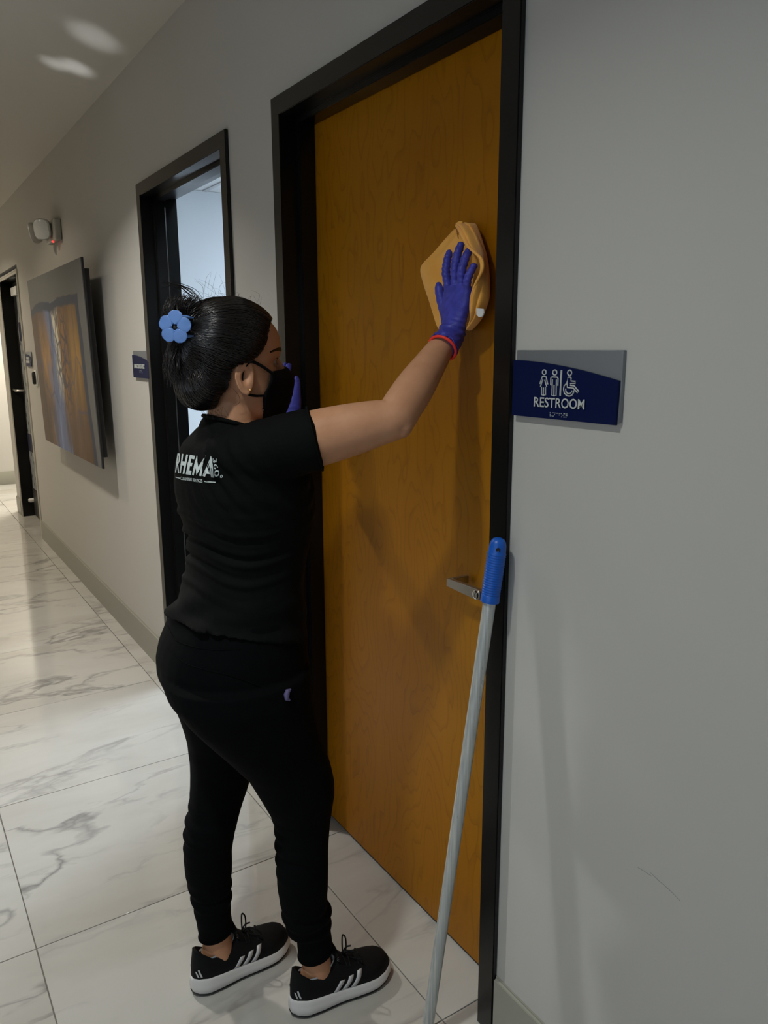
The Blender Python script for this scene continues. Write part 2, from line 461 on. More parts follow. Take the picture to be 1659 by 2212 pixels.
# lever handle on the restroom door
HX, HZ, HY = -1.232, 1.000, 0.0893
hand = lathe('rose', [(0.0,0.0),(0.033,0.0),(0.033,0.008),(0.031,0.011),(0.0,0.011)], (HX, HY, HZ), (0,-1,0), M['steel'])
neck = lathe('lever_neck', [(0.0105,0.010),(0.0105,0.058),(0.0,0.058)], (HX, HY, HZ), (0,-1,0), M['steel'])
def lever_bar():
    # a flat bar with a rounded end around the cylinder and a return towards the door
    t = 0.012; yb = HY - 0.056; pts = []
    for k in range(13):
        a = -pi/2 + pi*k/12
        pts.append((HX + 0.0125*cos(a), HZ + 0.0125*sin(a)))
    pts += [(HX-0.105, HZ+0.010), (HX-0.105, HZ-0.008)]
    V = [(x, yb-t/2, z) for x, z in pts] + [(x, yb+t/2, z) for x, z in pts]
    n = len(pts)
    Fc = [tuple(range(n)), tuple(reversed(range(n, 2*n)))] + [(i, n+i, n+(i+1) % n, (i+1) % n) for i in range(n)]
    o = new_obj('lever', V, Fc, M['steel'])
    bm = bmesh.new(); bm.from_mesh(o.data); bm_box(bm, HX-0.105, HX-0.093, yb+t/2, HY-0.006, HZ-0.008, HZ+0.010)
    bmesh.ops.recalc_face_normals(bm, faces=bm.faces)
    bmesh.ops.bevel(bm, geom=[e for e in bm.edges if len(e.link_faces) == 2 and e.calc_face_angle(0) > 0.8], offset=0.0012, segments=2, affect='EDGES')
    bm.to_mesh(o.data); bm.free()
    return o
lev = lever_bar()
cyl = lathe('key_cylinder', [(0.0098,0.0),(0.0098,0.0022),(0.0075,0.0026),(0.0075,0.0012),(0.0055,0.0012),(0.0055,0.0034),(0.0,0.0034)], (HX, HY-0.062, HZ), (0,-1,0), M['chrome'])
slot = box('key_slot', HX-0.0007, HX+0.0007, HY-0.0658, HY-0.0650, HZ-0.0035, HZ+0.0035, M['black'])
for o in (hand, neck, lev, cyl, slot): adopt(door1, o)
cyl.parent = lev; cyl.matrix_parent_inverse = Matrix(); slot.parent = lev; slot.matrix_parent_inverse = Matrix()


door2 = tag(empty('door_2', ((D2[0]+D2[1])/2, 0.05, 0)), 'open laboratory doorway in a black metal frame', 'door', kind='structure')
sweep_frame(door2, D2, DTOP, PROF, M['frame'])
strike = box('strike_plate', D2[0]+0.0502, D2[0]+0.0512, 0.098, 0.128, 0.97, 1.09, M['steel']); adopt(door2, strike)
strip = box('silencer_strip', D2[0]+0.0662, D2[0]+0.0675, 0.083, 0.087, 0.02, DTOP-0.09, M['steel']); adopt(door2, strip)
adopt(door2, box('door_leaf', D2[1]-0.095, D2[1]-0.052, 0.145, 1.03, 0.012, DTOP-0.055, M['frame'], None, 0.0015, 1))

# laboratory room behind the open doorway
tag(box('wall_laboratory', -4.80, -4.67, WT, 3.5, 0, 2.44, M['lab_wall']), 'bright bluish white laboratory wall seen through the open doorway', 'wall', kind='structure')
tag(box('wall_laboratory_back', -4.67, -1.62, 3.37, 3.5, 0, 2.44, M['lab_wall']), 'back wall of the laboratory', 'wall', kind='structure')
tag(box('wall_laboratory_side', -1.75, -1.62, 0.6, 3.37, 0, 2.44, M['lab_wall']), 'side wall of the laboratory', 'wall', kind='structure')
tag(box('wall_laboratory_front', -2.31, -1.62, 0.47, 0.6, 0, 2.44, M['lab_wall']), 'wall between restroom and laboratory', 'wall', kind='structure')
tag(box('wall_restroom', -2.31, -2.18, WT, 0.47, 0, 2.44, M['lab_wall']), 'short wall between restroom and laboratory', 'wall', kind='structure')
lc = tag(box('ceiling_laboratory', -4.80, -1.62, WT, 3.5, 2.452, 2.50, M['grout']), 'white suspended tile ceiling of the laboratory', 'ceiling', kind='structure')
M['ctile'] = simple('ceiling_tile', (0.62, 0.64, 0.66, 1), 0.9, nscale=220, nstr=0.25, ndist=0.002)
M['tbar'] = simple('white_tbar', (0.45, 0.46, 0.48, 1), 0.5, nscale=50, nstr=0.02)
for i in range(5):
    for j in range(6):
        x0 = -4.67 + i*0.61; y0 = 0.14 + j*0.61
        if i in (2, 3) and j in (2, 3): pass
        box('ceiling_tile', x0+0.006, min(x0+0.604, -1.64), y0+0.006, min(y0+0.604, 3.36), 2.440, 2.452, M['ctile'], lc)
for i in range(1, 5): box('ceiling_bar', -4.67+i*0.61-0.012, -4.67+i*0.61+0.012, 0.14, 3.36, 2.434, 2.440, M['tbar'], lc)
for j in range(1, 6): box('ceiling_bar', -4.66, -1.64, 0.14+j*0.61-0.012, 0.14+j*0.61+0.012, 2.4338, 2.4398, M['tbar'], lc)

# far door
door3 = tag(empty('door_3', ((D3[0]+D3[1])/2, 0.05, 0)), 'far door with dotted covering set in a black reveal', 'door', kind='structure')
M['beige'] = simple('beige_casing', (0.55, 0.525, 0.46, 1), 0.5, nscale=80, nstr=0.03)
REV = [(0.0, 0.0), (0.0, 0.004), (0.022, 0.004), (0.022, 0.102), (0.0, 0.102), (0.0, 0.1325), (0.05, 0.1325), (0.05, 0.0)]
REV = [(0.021, 0.001), (0.032, 0.001), (0.032, 0.142), (0.0, 0.142), (0.0, 0.132), (0.021, 0.132)]
sweep_frame(door3, D3, DTOP-0.055, REV, M['frame'], ('reveal', 'reveal', 'reveal_head'))
CAS = [(0.0, 0.0), (0.0, -0.010), (0.012, -0.010), (0.012, -0.006), (0.020, -0.006), (0.020, -0.010), (0.032, -0.010), (0.032, 0.0)]
sweep_frame(door3, D3, DTOP-0.055, CAS, M['beige'], ('casing', 'casing', 'casing_head'))
M['charcoal'] = simple('charcoal_panel', (0.035, 0.033, 0.031, 1), 0.45, nscale=60, nstr=0.04)
leaf3 = box('door_leaf', D3[0]+0.034, D3[1]-0.034, 0.100, 0.135, 0.008, DTOP-0.09, M['black'])
kick = box('kick_plate', D3[0]+0.036, D3[1]-0.036, 0.0965, 0.0995, 0.012, 0.26, M['charcoal'])
adopt(door3, leaf3, kick)
def dotted():
    t = MT('dotted_grey_film')
    v = t.coords('Object', (1, 1, 1))
    sep = t.n('ShaderNodeSeparateXYZ'); t.l(v, sep.inputs[0])
    def cell(val, p, sh=0.0):
        a = t.math('ADD', t.math('MULTIPLY', val, 1/p), sh)
        return t.math('SUBTRACT', t.math('FRACT', a), 0.5), t.math('FLOOR', a)
    fz, iz = cell(sep.outputs[2], 0.07)
    sh = t.math('MULTIPLY', iz, 0.5)
    fx = t.math('SUBTRACT', t.math('FRACT', t.math('ADD', t.math('MULTIPLY', sep.outputs[0], 1/0.16), sh)), 0.5)
    d = t.math('ADD', t.math('POWER', t.math('MULTIPLY', fx, 0.16), 2.0), t.math('POWER', t.math('MULTIPLY', fz, 0.07), 2.0))
    c = t.ramp(t.math('MULTIPLY', d, 1000.0), [(0.26, (0.01,0.01,0.012,1)), (0.36, (0.20,0.215,0.215,1))])
    t.l(c, t.b.inputs['Base Color']); t.set(Roughness=0.6)
    return t.m
M['dots'] = dotted()
# wavy-edged dotted sheet hung over the leaf
zs = [0.27 + (1.72)*k/60 for k in range(61)]
V = []; Fc = []
for k, z in enumerate(zs):
    e = D3[0]+0.050 + 0.075*max(0, z-0.2)/1.0 + 0.022*sin(z*7.0) + 0.014*sin(z*17+1)
    for x, y in ((e, 0.0975), (D3[1]-0.06, 0.0965), (D3[1]-0.06, 0.0985), (e, 0.0988)): V.append((x, y, z))
for k in range(60):
    for q in range(4): Fc.append((k*4+q, k*4+(q+1) % 4, k*4+4+(q+1) % 4, k*4+4+q))
sheet = new_obj('dotted_sheet', V, Fc + [(3,2,1,0), (240,241,242,243)], M['dots']); adopt(door3, sheet)
M['navy'] = simple('navy_patch', (0.010, 0.011, 0.035, 1), 0.5, nscale=60, nstr=0.02)
for z0, z1, e in ((1.60, 1.76, 0.20), (0.62, 0.78, 0.09)):
    adopt(door3, box('navy_patch', D3[0]+e, D3[0]+e+0.30, 0.0925, 0.0955, z0, z1, M['navy']))
adopt(door3, box('white_closer', D3[0]+0.10, D3[0]+0.40, 0.070, 0.0995, 1.985, 2.055, M['white_plastic'], None, 0.004))
lv3 = tube('lever', [(D3[0]+0.13, 0.097, 1.165), (D3[0]+0.13, 0.045, 1.165), (D3[0]+0.10, 0.032, 1.167), (D3[0]+0.03, 0.026, 1.172), (D3[0]+0.0, 0.026, 1.175)], 0.011, M['steel'])
stop3 = lathe('door_stop', [(0.0,0.0),(0.02,0.0),(0.02,0.03),(0.013,0.045),(0.0,0.045)], (D3[0]+0.05, 0.0965, 0.15), (0,-1,0), M['white_plastic'])
adopt(door3, lv3, stop3)

# recessed ceiling lights (the lamps that light the corridor)
M['lamp_on'] = MT('lit_diffuser').set(Base_Color=(0.9,0.88,0.8,1)).m
M['lamp_on'].node_tree.nodes['Principled BSDF'].inputs['Emission Color'].default_value = (1.0, 0.93, 0.8, 1)
M['lamp_on'].node_tree.nodes['Principled BSDF'].inputs['Emission Strength'].default_value = 6.0
for i, (dx, dy, pw, colr, spr) in enumerate(DOWN):
    e = tag(empty('downlight', (dx, dy, ZC)), 'round recessed ceiling light over the %s' % ('near wooden door', 'laboratory doorway', 'wall artwork', 'far black door')[i], 'ceiling light', 'recessed corridor downlights')
    tr = lathe('trim_ring', [(0.070,0.0),(0.095,0.0),(0.095,-0.006),(0.080,-0.010),(0.070,-0.004)], (dx, dy, ZC), (0,0,1), M['white_plastic'], seg=32)
    df = lathe('diffuser', [(0.0,-0.0015),(0.071,-0.0015),(0.071,-0.003),(0.0,-0.003)], (dx, dy, ZC), (0,0,1), M['lamp_on'], seg=32)
    adopt(e, tr, df)
# ------------------------------------------------------------------ signs
M['plate'] = simple('brushed_aluminium_plate', (0.235, 0.25, 0.27, 1), 0.42, 0.55, nscale=260, nstr=0.05)
M['navyp'] = simple('navy_sign_panel', (0.0012, 0.0060, 0.045, 1), 0.45, spec=0.12, nscale=90, nstr=0.02)
M['raised'] = simple('raised_white_lettering', (0.47, 0.49, 0.47, 1), 0.5, nscale=150, nstr=0.05)
def sign(cx, w, z0, z1, label, y0=0.0, mirror=False):
    s = tag(empty('wall_sign', (cx, 0, z0)), label, 'sign', 'blue and grey room signs')
    x0, x1 = cx-w/2, cx+w/2; h = z1-z0
    pl = box('back_plate', x0+0.004, x1, y0-0.008, y0-0.0005, z0+0.004, z1, M['plate'], None, 0.0006, 1)
    # blue panel with a falling curved top
    n = 24; top = []
    for i in range(n+1):
        t = i/n
        top.append((x0 + (w-0.002)*t, z1 - h*(0.150 + 0.255*(t**1.75))))
    pts = [(x0, z0)] + [(x0+w-0.004, z0)] + top[::-1]
    V = [(x, y0-0.0125, z) for x, z in pts] + [(x, y0-0.0078, z) for x, z in pts]; m = len(pts)
    Fc = [tuple(range(m)), tuple(reversed(range(m, 2*m)))] + [(i, m+i, m+(i+1) % m, (i+1) % m) for i in range(m)]
    pn = new_obj('blue_panel', V, Fc, M['navyp'])
    adopt(s, pl, pn)
    return s, x0, w, z0, h, y0-0.0125
def on_sign(s, V, Fc, name='lettering'):
    o = new_obj(name, V, Fc, M['raised'], None, False); adopt(s, o); return o
def place_text(body, x, z, hgt, wid, y, bold=0.0):
    V, Fc = text_geo(body, 1.0, 0.02, bold)
    xs = [v.x for v in V]; ys = [v.y for v in V]
    sx = wid/(max(xs)-min(xs)); sz = hgt/(max(ys)-min(ys)); mx = (max(xs)+min(xs))/2; my = (max(ys)+min(ys))/2
    return [Vector((x+(v.x-mx)*sx, y-0.0012-v.z*0.05, z+(v.y-my)*sz)) for v in V], Fc
S1, sx0, sw, sz0, sh, sy = sign(-0.967, 0.250, 1.3975, 1.5165, 'blue RESTROOM sign with raised pictograms right of the wooden door')
# pictograms and letters lie on the sign face
PY = sy
def sp(a, b, off=0.0): return onY(1080 + a*300/1659.0, 730 + b*230/1272.0, PY - off)
def ring_(cx, cy, rx, ry):
    p = [(cx+rx*cos(2*pi*k/18), cy+ry*sin(2*pi*k/18)) for k in range(18)]; return p + [p[0]]
def arc(cx, cy, rx, ry, a0, a1, n=18): return [(cx + rx*cos(radians(a0+(a1-a0)*k/n)), cy + ry*sin(radians(a0+(a1-a0)*k/n))) for k in range(n+1)]
wom = [ring_(530,410,22,28), [(508,462),(552,464),(572,555),(552,560),(537,500)], [(537,500),(560,585),(545,588),(545,682),(520,684),(497,680),(497,586),(485,582),(514,498)], [(514,498),(496,552),(478,548),(508,462)], [(521,592),(519,680)]]
man = [ring_(656,413,24,30), [(622,466),(684,470),(696,486),(692,570),(676,570),(676,496)], [(676,496),(672,688),(646,692),(622,686),(628,494)], [(628,494),(624,566),(607,562),(608,480),(622,466)], [(648,560),(646,688)]]
bar = [[(737,385),(720,692)]]
wch = [ring_(833,417,24,32), [(812,470),(846,470),(852,486),(850,515),(905,520),(902,543),(842,545),(842,568),(888,573),(942,640),(926,656),(876,600),(806,592),(802,530),(812,470)], [(796,545),(768,572),(760,612),(770,660),(800,690),(832,696),(862,682),(882,650),(886,625)], [(785,604),(788,640),(808,664),(832,668),(852,652),(862,630)]]
def strokes(lines, rad):
    parts = []
    for ln in lines:
        closed = ln[0] == ln[-1] and len(ln) > 2
        parts.append(tube_geo([sp(a, b, 0.0005) for a, b in (ln[:-1] if closed else ln)], rad, 8, True, closed))
    return merge_geo(parts)
for nm, g in (('pictogram', wom), ('pictogram', man), ('divider_bar', bar), ('pictogram', wch)):
    V, Fc = strokes(g, 0.00120 if nm == 'pictogram' else 0.0017); on_sign(S1, V, Fc, nm)
tv, tf = text_geo('RESTROOM', 1.0, 0.02, 0.012)
xs = [v.x for v in tv]; ys = [v.y for v in tv]; x0_, x1_, y0_, y1_ = min(xs), max(xs), min(ys), max(ys)
V = []
for v in tv:
    u = (v.x-x0_)/(x1_-x0_); q = (v.y-y0_)/(y1_-y0_)
    a = (1-q)*(402+(1006-402)*u) + q*(408+(1012-408)*u); b = (1-q)*(820+38*u) + q*(703+30*u)
    V.append(sp(a, b, 0.0011 + v.z*0.05))
on_sign(S1, V, tf)
bd = []
rr = random.Random(3)
for c in range(8):
    for i in range(2):
        for j in range(3):
            if rr.random() < 0.55 or (i == 0 and j == 0):
                bd.append(lathe_geo([(0.0,0.0009),(0.0006,0.0007),(0.0009,0.0)], tuple(sp(600+c*27+i*11, 893+j*19+c*2.4)), (0,-1,0), 8))
V, Fc = merge_geo(bd); on_sign(S1, V, Fc, 'braille_dots')
S2, ax0, aw, az0, ah, ay = sign(-3.528, 0.250, 1.3970, 1.5150, 'blue LABORATORY sign left of the open doorway')
V, Fc = place_text('LABORATORY', ax0+aw*0.45, az0+ah*0.43, 0.0200, 0.165, ay, 0.012); on_sign(S2, V, Fc)
bd = [lathe_geo([(0.0,0.0009),(0.0006,0.0007),(0.0009,0.0)], (ax0+aw*0.40+c*0.0032, ay, az0+ah*(0.20+0.035*rr.randrange(3))), (0,-1,0), 6) for c in range(16)]
V, Fc = merge_geo(bd); on_sign(S2, V, Fc, 'braille_dots')
S3, bx0, bw, bz0, bh, by = sign(-6.555, 0.250, 1.3980, 1.5080, 'small blue sign with two white text lines beside the far door')
for wd, zc, n in ((0.115, 0.56, 6), (0.150, 0.32, 8)):     # two lines too small to read, built as raised strokes
    bm = bmesh.new(); st = wd/n
    for k in range(n):
        x = bx0 + bw*0.45 - wd/2 + k*st; z = bz0 + bh*zc
        bm_box(bm, x, x+st*0.82, by-0.0022, by-0.0002, z-0.0095, z+0.0095)
    adopt(S3, bm_obj('lettering', bm, M['raised']))

# ------------------------------------------------------------------ glossy art panel on the wall
def art():
    t = MT('abstract_art_print')
    tc = t.n('ShaderNodeTexCoord'); sep = t.n('ShaderNodeSeparateXYZ'); t.l(tc.outputs['Generated'], sep.inputs[0])
    U, Vv = sep.outputs[0], sep.outputs[2]
    uv = t.n('ShaderNodeCombineXYZ'); t.l(t.math('MULTIPLY', U, 1.5), uv.inputs[0]); t.l(Vv, uv.inputs[1]); v = uv.outputs[0]
    def mp(scale, loc=(0,0,0)):
        m = t.n('ShaderNodeMapping'); m.inputs['Scale'].default_value = scale; m.inputs['Location'].default_value = loc; t.l(v, m.inputs['Vector']); return m.outputs[0]
    flow = t.noise(mp((5, 1.3, 1)), 1.0, 5, 0.6, 1.2)
    flow2 = t.noise(mp((3.2, 1.1, 1), (4, 2, 0)), 1.0, 4, 0.6, 0.8)
    wob = t.math('MULTIPLY', t.math('SUBTRACT', flow2, 0.5), 0.34)
    Uw = t.math('ADD', U, wob)
    base = t.ramp(flow, [(0.25, (0.030,0.014,0.005,1)), (0.55, (0.10,0.046,0.012,1)), (0.8, (0.17,0.10,0.06,1))])
    def bell(c, wdt, pl=0.45):  # 1 near u=c
        return t.ramp(t.math('ABSOLUTE', t.math('SUBTRACT', Uw, c)), [(wdt*pl, (1,1,1,1)), (wdt, (0,0,0,1))])
    def vb(c, wdt, pl=0.5):
        return t.ramp(t.math('ABSOLUTE', t.math('SUBTRACT', Vv, c)), [(wdt*pl, (1,1,1,1)), (wdt, (0,0,0,1))])
    blue = t.ramp(flow, [(0.3, (0.035,0.05,0.12,1)), (0.6, (0.16,0.23,0.44,1)), (0.75, (0.46,0.50,0.58,1))])
    c = t.mix(t.math('MULTIPLY', bell(0.40, 0.20), 0.85), base, blue)
    c = t.mix(t.math('MULTIPLY', t.math('MULTIPLY', bell(0.24, 0.12, 0.0), t.math('MULTIPLY', vb(0.52, 0.30, 0.0), t.math('MULTIPLY', flow, 1.7))), 0.9), c, (0.55, 0.27, 0.02, 1))
    c = t.mix(t.math('MULTIPLY', t.math('MULTIPLY', bell(0.80, 0.11, 0.0), t.math('MULTIPLY', vb(0.55, 0.36, 0.0), t.math('MULTIPLY', flow2, 1.7))), 0.9), c, (0.50, 0.26, 0.02, 1))
    vor = t.n('ShaderNodeTexVoronoi', feature='DISTANCE_TO_EDGE'); vor.inputs['Scale'].default_value = 1.0
    t.l(mp((13, 11, 1)), vor.inputs['Vector'])
    crack = t.ramp(vor.outputs['Distance'], [(0.04, (1,1,1,1)), (0.13, (0,0,0,1))])
    col1 = t.math('MULTIPLY', bell(0.52, 0.075), vb(0.62, 0.34))
    col2 = t.math('MULTIPLY', bell(0.635, 0.105), vb(0.52, 0.36))
    c = t.mix(t.math('MULTIPLY', col1, 0.95), c, (0.70, 0.66, 0.52, 1))
    c = t.mix(t.math('MULTIPLY', col2, 0.95), c, (0.26, 0.115, 0.012, 1))
    c = t.mix(t.math('MULTIPLY', t.math('MULTIPLY', crack, t.math('MAXIMUM', col1, col2)), 0.85), c, (0.022, 0.018, 0.03, 1))
    vor2 = t.n('ShaderNodeTexVoronoi', feature='DISTANCE_TO_EDGE'); t.l(mp((4.5, 3.5, 1), (1, 3, 0)), vor2.inputs['Vector']); vor2.inputs['Scale'].default_value = 1.0
    br = t.ramp(vor2.outputs['Distance'], [(0.010, (1,1,1,1)), (0.045, (0,0,0,1))])
    c = t.mix(t.math('MULTIPLY', t.math('MULTIPLY', br, vb(0.42, 0.28)), 0.55), c, (0.04, 0.05, 0.13, 1))
    # grey reflection painted into the print at top and right, with a navy edge
    wave = t.math('MULTIPLY', t.math('SUBTRACT', t.noise(mp((2.2, 1.5, 1), (7, 1, 0)), 1.0, 2), 0.5), 0.10)
    ed = t.math('MAXIMUM', t.math('SUBTRACT', Vv, 0.845), t.math('SUBTRACT', t.math('ADD', U, t.math('MULTIPLY', Vv, 0.06)), 0.955))
    ed = t.math('ADD', ed, wave)
    c = t.mix(t.ramp(ed, [(0.0, (0,0,0,1)), (0.004, (1,1,1,1))]), t.mix(t.ramp(t.math('ABSOLUTE', t.math('ADD', ed, 0.022)), [(0.018, (1,1,1,1)), (0.030, (0,0,0,1))]), c, (0.012, 0.022, 0.05, 1)), (0.105, 0.105, 0.10, 1))
    t.l(c, t.b.inputs['Base Color']); t.set(Roughness=0.30); t.b.inputs['Specular IOR Level'].default_value = 0.05
    return t.m
M['art'] = art()
artp = tag(empty('art_panel', (-4.845, 0, 0.925)), 'large glossy abstract artwork in brown and blue on a black box', 'artwork')
AX0, AX1, AZ0, AZ1, ATL, ABL = -5.625, -4.065, 0.925, 1.960, -0.110, -0.088
def tilted(name, x0, x1, z0, z1, fb, bb, mat):
    yb = lambda z: ABL + (ATL-ABL)*(z-AZ0)/(AZ1-AZ0)
    V = [(x0, yb(z0)+fb, z0), (x1, yb(z0)+fb, z0), (x1, yb(z0)+bb, z0), (x0, yb(z0)+bb, z0), (x0, yb(z1)+fb, z1), (x1, yb(z1)+fb, z1), (x1, yb(z1)+bb, z1), (x0, yb(z1)+bb, z1)]
    return new_obj(name, V, [(3,2,1,0),(4,5,6,7),(0,1,5,4),(1,2,6,5),(2,3,7,6),(3,0,4,7)], mat)
pr_ = tilted('print_face', AX0+0.002, AX1-0.002, AZ0+0.002, AZ1-0.002, -0.0045, -0.0005, M['art'])
bk = tilted('black_edge', AX0, AX1, AZ0, AZ1, 0.0, 0.010, M['black'])
bx = tilted('back_box', AX0+0.05, AX1-0.022, AZ0+0.055, AZ1-0.050, 0.0102, 0.036, M['black'])
br = box('wall_bracket', -5.2, -4.5, -0.066, -0.0005, 1.30, 1.60, M['black'])
adopt(artp, pr_, bk, bx, br)

# ------------------------------------------------------------------ emergency light
M['lens'] = simple('clear_ribbed_lens', (0.62, 0.62, 0.60, 1), 0.12, nscale=70, nstr=0.8, ndist=0.004)
M['led'] = MT('red_indicator').set(Base_Color=(0.8,0.02,0.02,1)).m
M['led'].node_tree.nodes['Principled BSDF'].inputs['Emission Color'].default_value = (1.0, 0.03, 0.03, 1)
M['led'].node_tree.nodes['Principled BSDF'].inputs['Emission Strength'].default_value = 3.0
em = tag(empty('emergency_light', (-5.145, 0, 2.15)), 'white twin-head emergency light high above the artwork', 'emergency light')
M['em_white'] = simple('warm_white_housing', (0.36, 0.35, 0.31, 1), 0.45, nscale=80, nstr=0.02)
hb = box('housing', -5.285, -4.995, -0.040, -0.0005, 2.150, 2.270, M['em_white'], None, 0.010, 3)
led = lathe('indicator_led', [(0.0,0.006),(0.006,0.005),(0.008,0.0),(0.0,-0.002)], (-5.09, -0.036, 2.149), (0,-0.4,-1), M['led'], seg=14)
adopt(em, hb, led)
def lamp_head(C, d, lens_first):
    d = Vector(d).normalized(); a = d.cross(Vector((0,0,1))).normalized(); b = a.cross(d)
    def rr(w, h, t, n=28, e=3.2):
        return [Vector(C) + d*t + a*(w*math.copysign(abs(cos(2*pi*k/n))**(2/e), cos(2*pi*k/n))) + b*(h*math.copysign(abs(sin(2*pi*k/n))**(2/e), sin(2*pi*k/n))) for k in range(n)]
    V, Fc = loft([rr(0.018,0.022,-0.045), rr(0.040,0.046,-0.030), rr(0.052,0.058,-0.004), rr(0.054,0.060,0.010)])
    sh = new_obj('lamp_head', V, Fc, M['em_white'], None, True, 50)
    V, Fc = loft([rr(0.050,0.056,0.008), rr(0.048,0.054,0.016), rr(0.030,0.034,0.021), rr(0.006,0.007,0.023)])
    ln = new_obj('lamp_lens', V, Fc, M['lens'], None, True, 60)
    nk = tube('swivel_neck', [Vector(C)-d*0.035, Vector(C)-d*0.05+Vector((0,0.02,-0.01)), Vector((C[0], -0.035, 2.175))], 0.012, M['em_white'])
    adopt(em, sh, nk); adopt(em, ln); ln.parent = sh; ln.matrix_parent_inverse = Matrix()
lamp_head((-5.10, -0.085, 2.215), (0.70, -0.68, -0.15), True)
lamp_head((-5.235, -0.105, 2.210), (-0.55, -0.80, -0.15), False)

# ------------------------------------------------------------------ card reader
cr = tag(empty('card_reader', (-6.33, 0, 1.26)), 'black card reader on a white plate beside the far door', 'card reader')
pl = box('wall_plate', -6.375, -6.285, -0.009, -0.0005, 1.258, 1.376, M['white_plastic'], None, 0.003)
V, Fc = loft([[(-6.330+wd*cos(2*pi*k/28), y, 1.317+ht*sin(2*pi*k/28)) for k in range(28)] for wd, ht, y in ((0.020,0.046,-0.0092),(0.021,0.048,-0.016),(0.020,0.046,-0.026),(0.014,0.038,-0.031))][::-1])
adopt(cr, pl, new_obj('reader_body', V, Fc, M['black'], None, True, 50))

# ------------------------------------------------------------------ mop handle leaning on the door frame
d_ = ray(919.5, 2248); FOOT = CAM + d_*(-CAM.z/d_.z)
mop = tag(empty('mop_handle', (-1.160, -0.146, 0)), 'aluminium mop handle with blue grip leaning on the door frame', 'mop handle')
def alu():
    t = MT('worn_aluminium_tube'); v = t.coords('Object', (240, 240, 1.2)); a = t.noise(v, 1.0, 3)
    b = t.noise(t.coords('Object', (60, 60, 9)), 1.0, 4)
    t.l(t.ramp(a, [(0.35, (0.40,0.43,0.43,1)), (0.65, (0.60,0.60,0.56,1))]), t.b.inputs['Base Color'])
    t.l(t.ramp(b, [(0.3, (0.26,0.26,0.26,1)), (0.7, (0.46,0.46,0.46,1))]), t.b.inputs['Roughness'])
    t.set(Metallic=0.35); t.bump(a, 0.1, 0.0005); return t.m
M['alu'] = alu()
MT0, MB0 = Vector((-1.0945, -0.0335, 1.163)), FOOT
md_ = (MB0-MT0).normalized()
def along(prof, mat, name, seg=28): 
    o = lathe(name, prof, MT0, md_, mat, seg=seg); adopt(mop, o); return o
along([(0.0,0.118),(0.0128,0.118),(0.0128,1.15),(0.0,1.15)], M['alu'], 'tube', 20)
along([(0.0,1.148),(0.0145,1.148),(0.0150,1.152),(0.0150,1.166),(0.012,1.169),(0.0,1.169)], M['blue_plastic'], 'foot_collar')
gp = [(0.0,0.0),(0.006,0.0006),(0.011,0.003),(0.0145,0.008),(0.0165,0.015),(0.0172,0.028)]
z = 0.030
while z < 0.112:
    gp += [(0.0176, z), (0.0186, z+0.0014), (0.0186, z+0.0030), (0.0176, z+0.0042)]; z += 0.0050
gp += [(0.0180,0.1145),(0.0186,0.1165),(0.0186,0.130),(0.0130,0.1305),(0.0,0.1305)]
gr = along(gp, M['blue_plastic'], 'blue_grip', 32)
hp = MT0 + md_*0.0205; hd = Vector((0.80, -0.60, 0)).normalized()
ho = lathe('hanging_hole', [(0.0,0.0),(0.0042,0.0),(0.0042,0.0012),(0.0034,0.0012),(0.0034,0.0006),(0.0,0.0006)], hp + (hd - md_*hd.dot(md_)).normalized()*0.0162, (hd - md_*hd.dot(md_)), M['black'], seg=18)
ho.parent = gr; ho.matrix_parent_inverse = Matrix()
# ================================================================== the person
def skin_mat():
    t = MT('skin')
    v = t.coords('Object')
    a = t.noise(v, 22, 4); b = t.noise(v, 420, 2)
    c = t.ramp(a, [(0.3, (0.49, 0.235, 0.125, 1)), (0.7, (0.56, 0.285, 0.160, 1))])
    t.l(c, t.b.inputs['Base Color']); t.set(Roughness=0.52)
    t.b.inputs['Specular IOR Level'].default_value = 0.3
    t.b.inputs['Subsurface Weight'].default_value = 0.12
    t.b.inputs['Subsurface Radius'].default_value = (0.012, 0.005, 0.003)
    t.b.inputs['Subsurface Scale'].default_value = 0.5
    t.bump(b, 0.06, 0.0006)
    return t.m
def cloth_mat(name, col, sc, st, rough=0.85, fold=0.0, sheen=0.0, spec=0.07):
    t = MT(name); v = t.coords('Object')
    a = t.noise(v, sc, 2)
    if fold:
        f = t.noise(t.coords('Object', (9, 9, 26)), 1.0, 3, 0.5, 0.6)
        h = t.math('ADD', t.math('MULTIPLY', f, fold), t.math('MULTIPLY', a, 0.06))
        t.bump(h, st, 0.012)
    else: t.bump(a, st, 0.0008)
    c2 = tuple(x*0.75 for x in col[:3]) + (1,)
    t.l(t.ramp(a, [(0.35, c2), (0.65, col)]), t.b.inputs['Base Color'])
    t.set(Roughness=rough); t.b.inputs['Specular IOR Level'].default_value = spec
    if sheen: t.b.inputs['Sheen Weight'].default_value = sheen
    return t.m
M['skin'] = skin_mat()
M['shirt'] = cloth_mat('black_jersey', (0.0042, 0.0048, 0.0045, 1), 900, 0.35, 0.8, 0.55)
M['pants'] = cloth_mat('black_fleece', (0.0022, 0.0025, 0.0029, 1), 1100, 0.25, 0.9, 0.25)
M['maskm'] = simple('black_mask_cloth', (0.0035, 0.0035, 0.0036, 1), 0.9, nscale=900, nstr=0.2, ndist=0.0006, spec=0.15)
M['hair'] = simple('dark_brown_hair', (0.0035, 0.0022, 0.0018, 1), 0.40, nscale=60, nstr=0.15, ndist=0.002, spec=0.3)
M['strand'] = simple('hair_strand', (0.0070, 0.0042, 0.0034, 1), 0.24, nscale=30, spec=0.7)
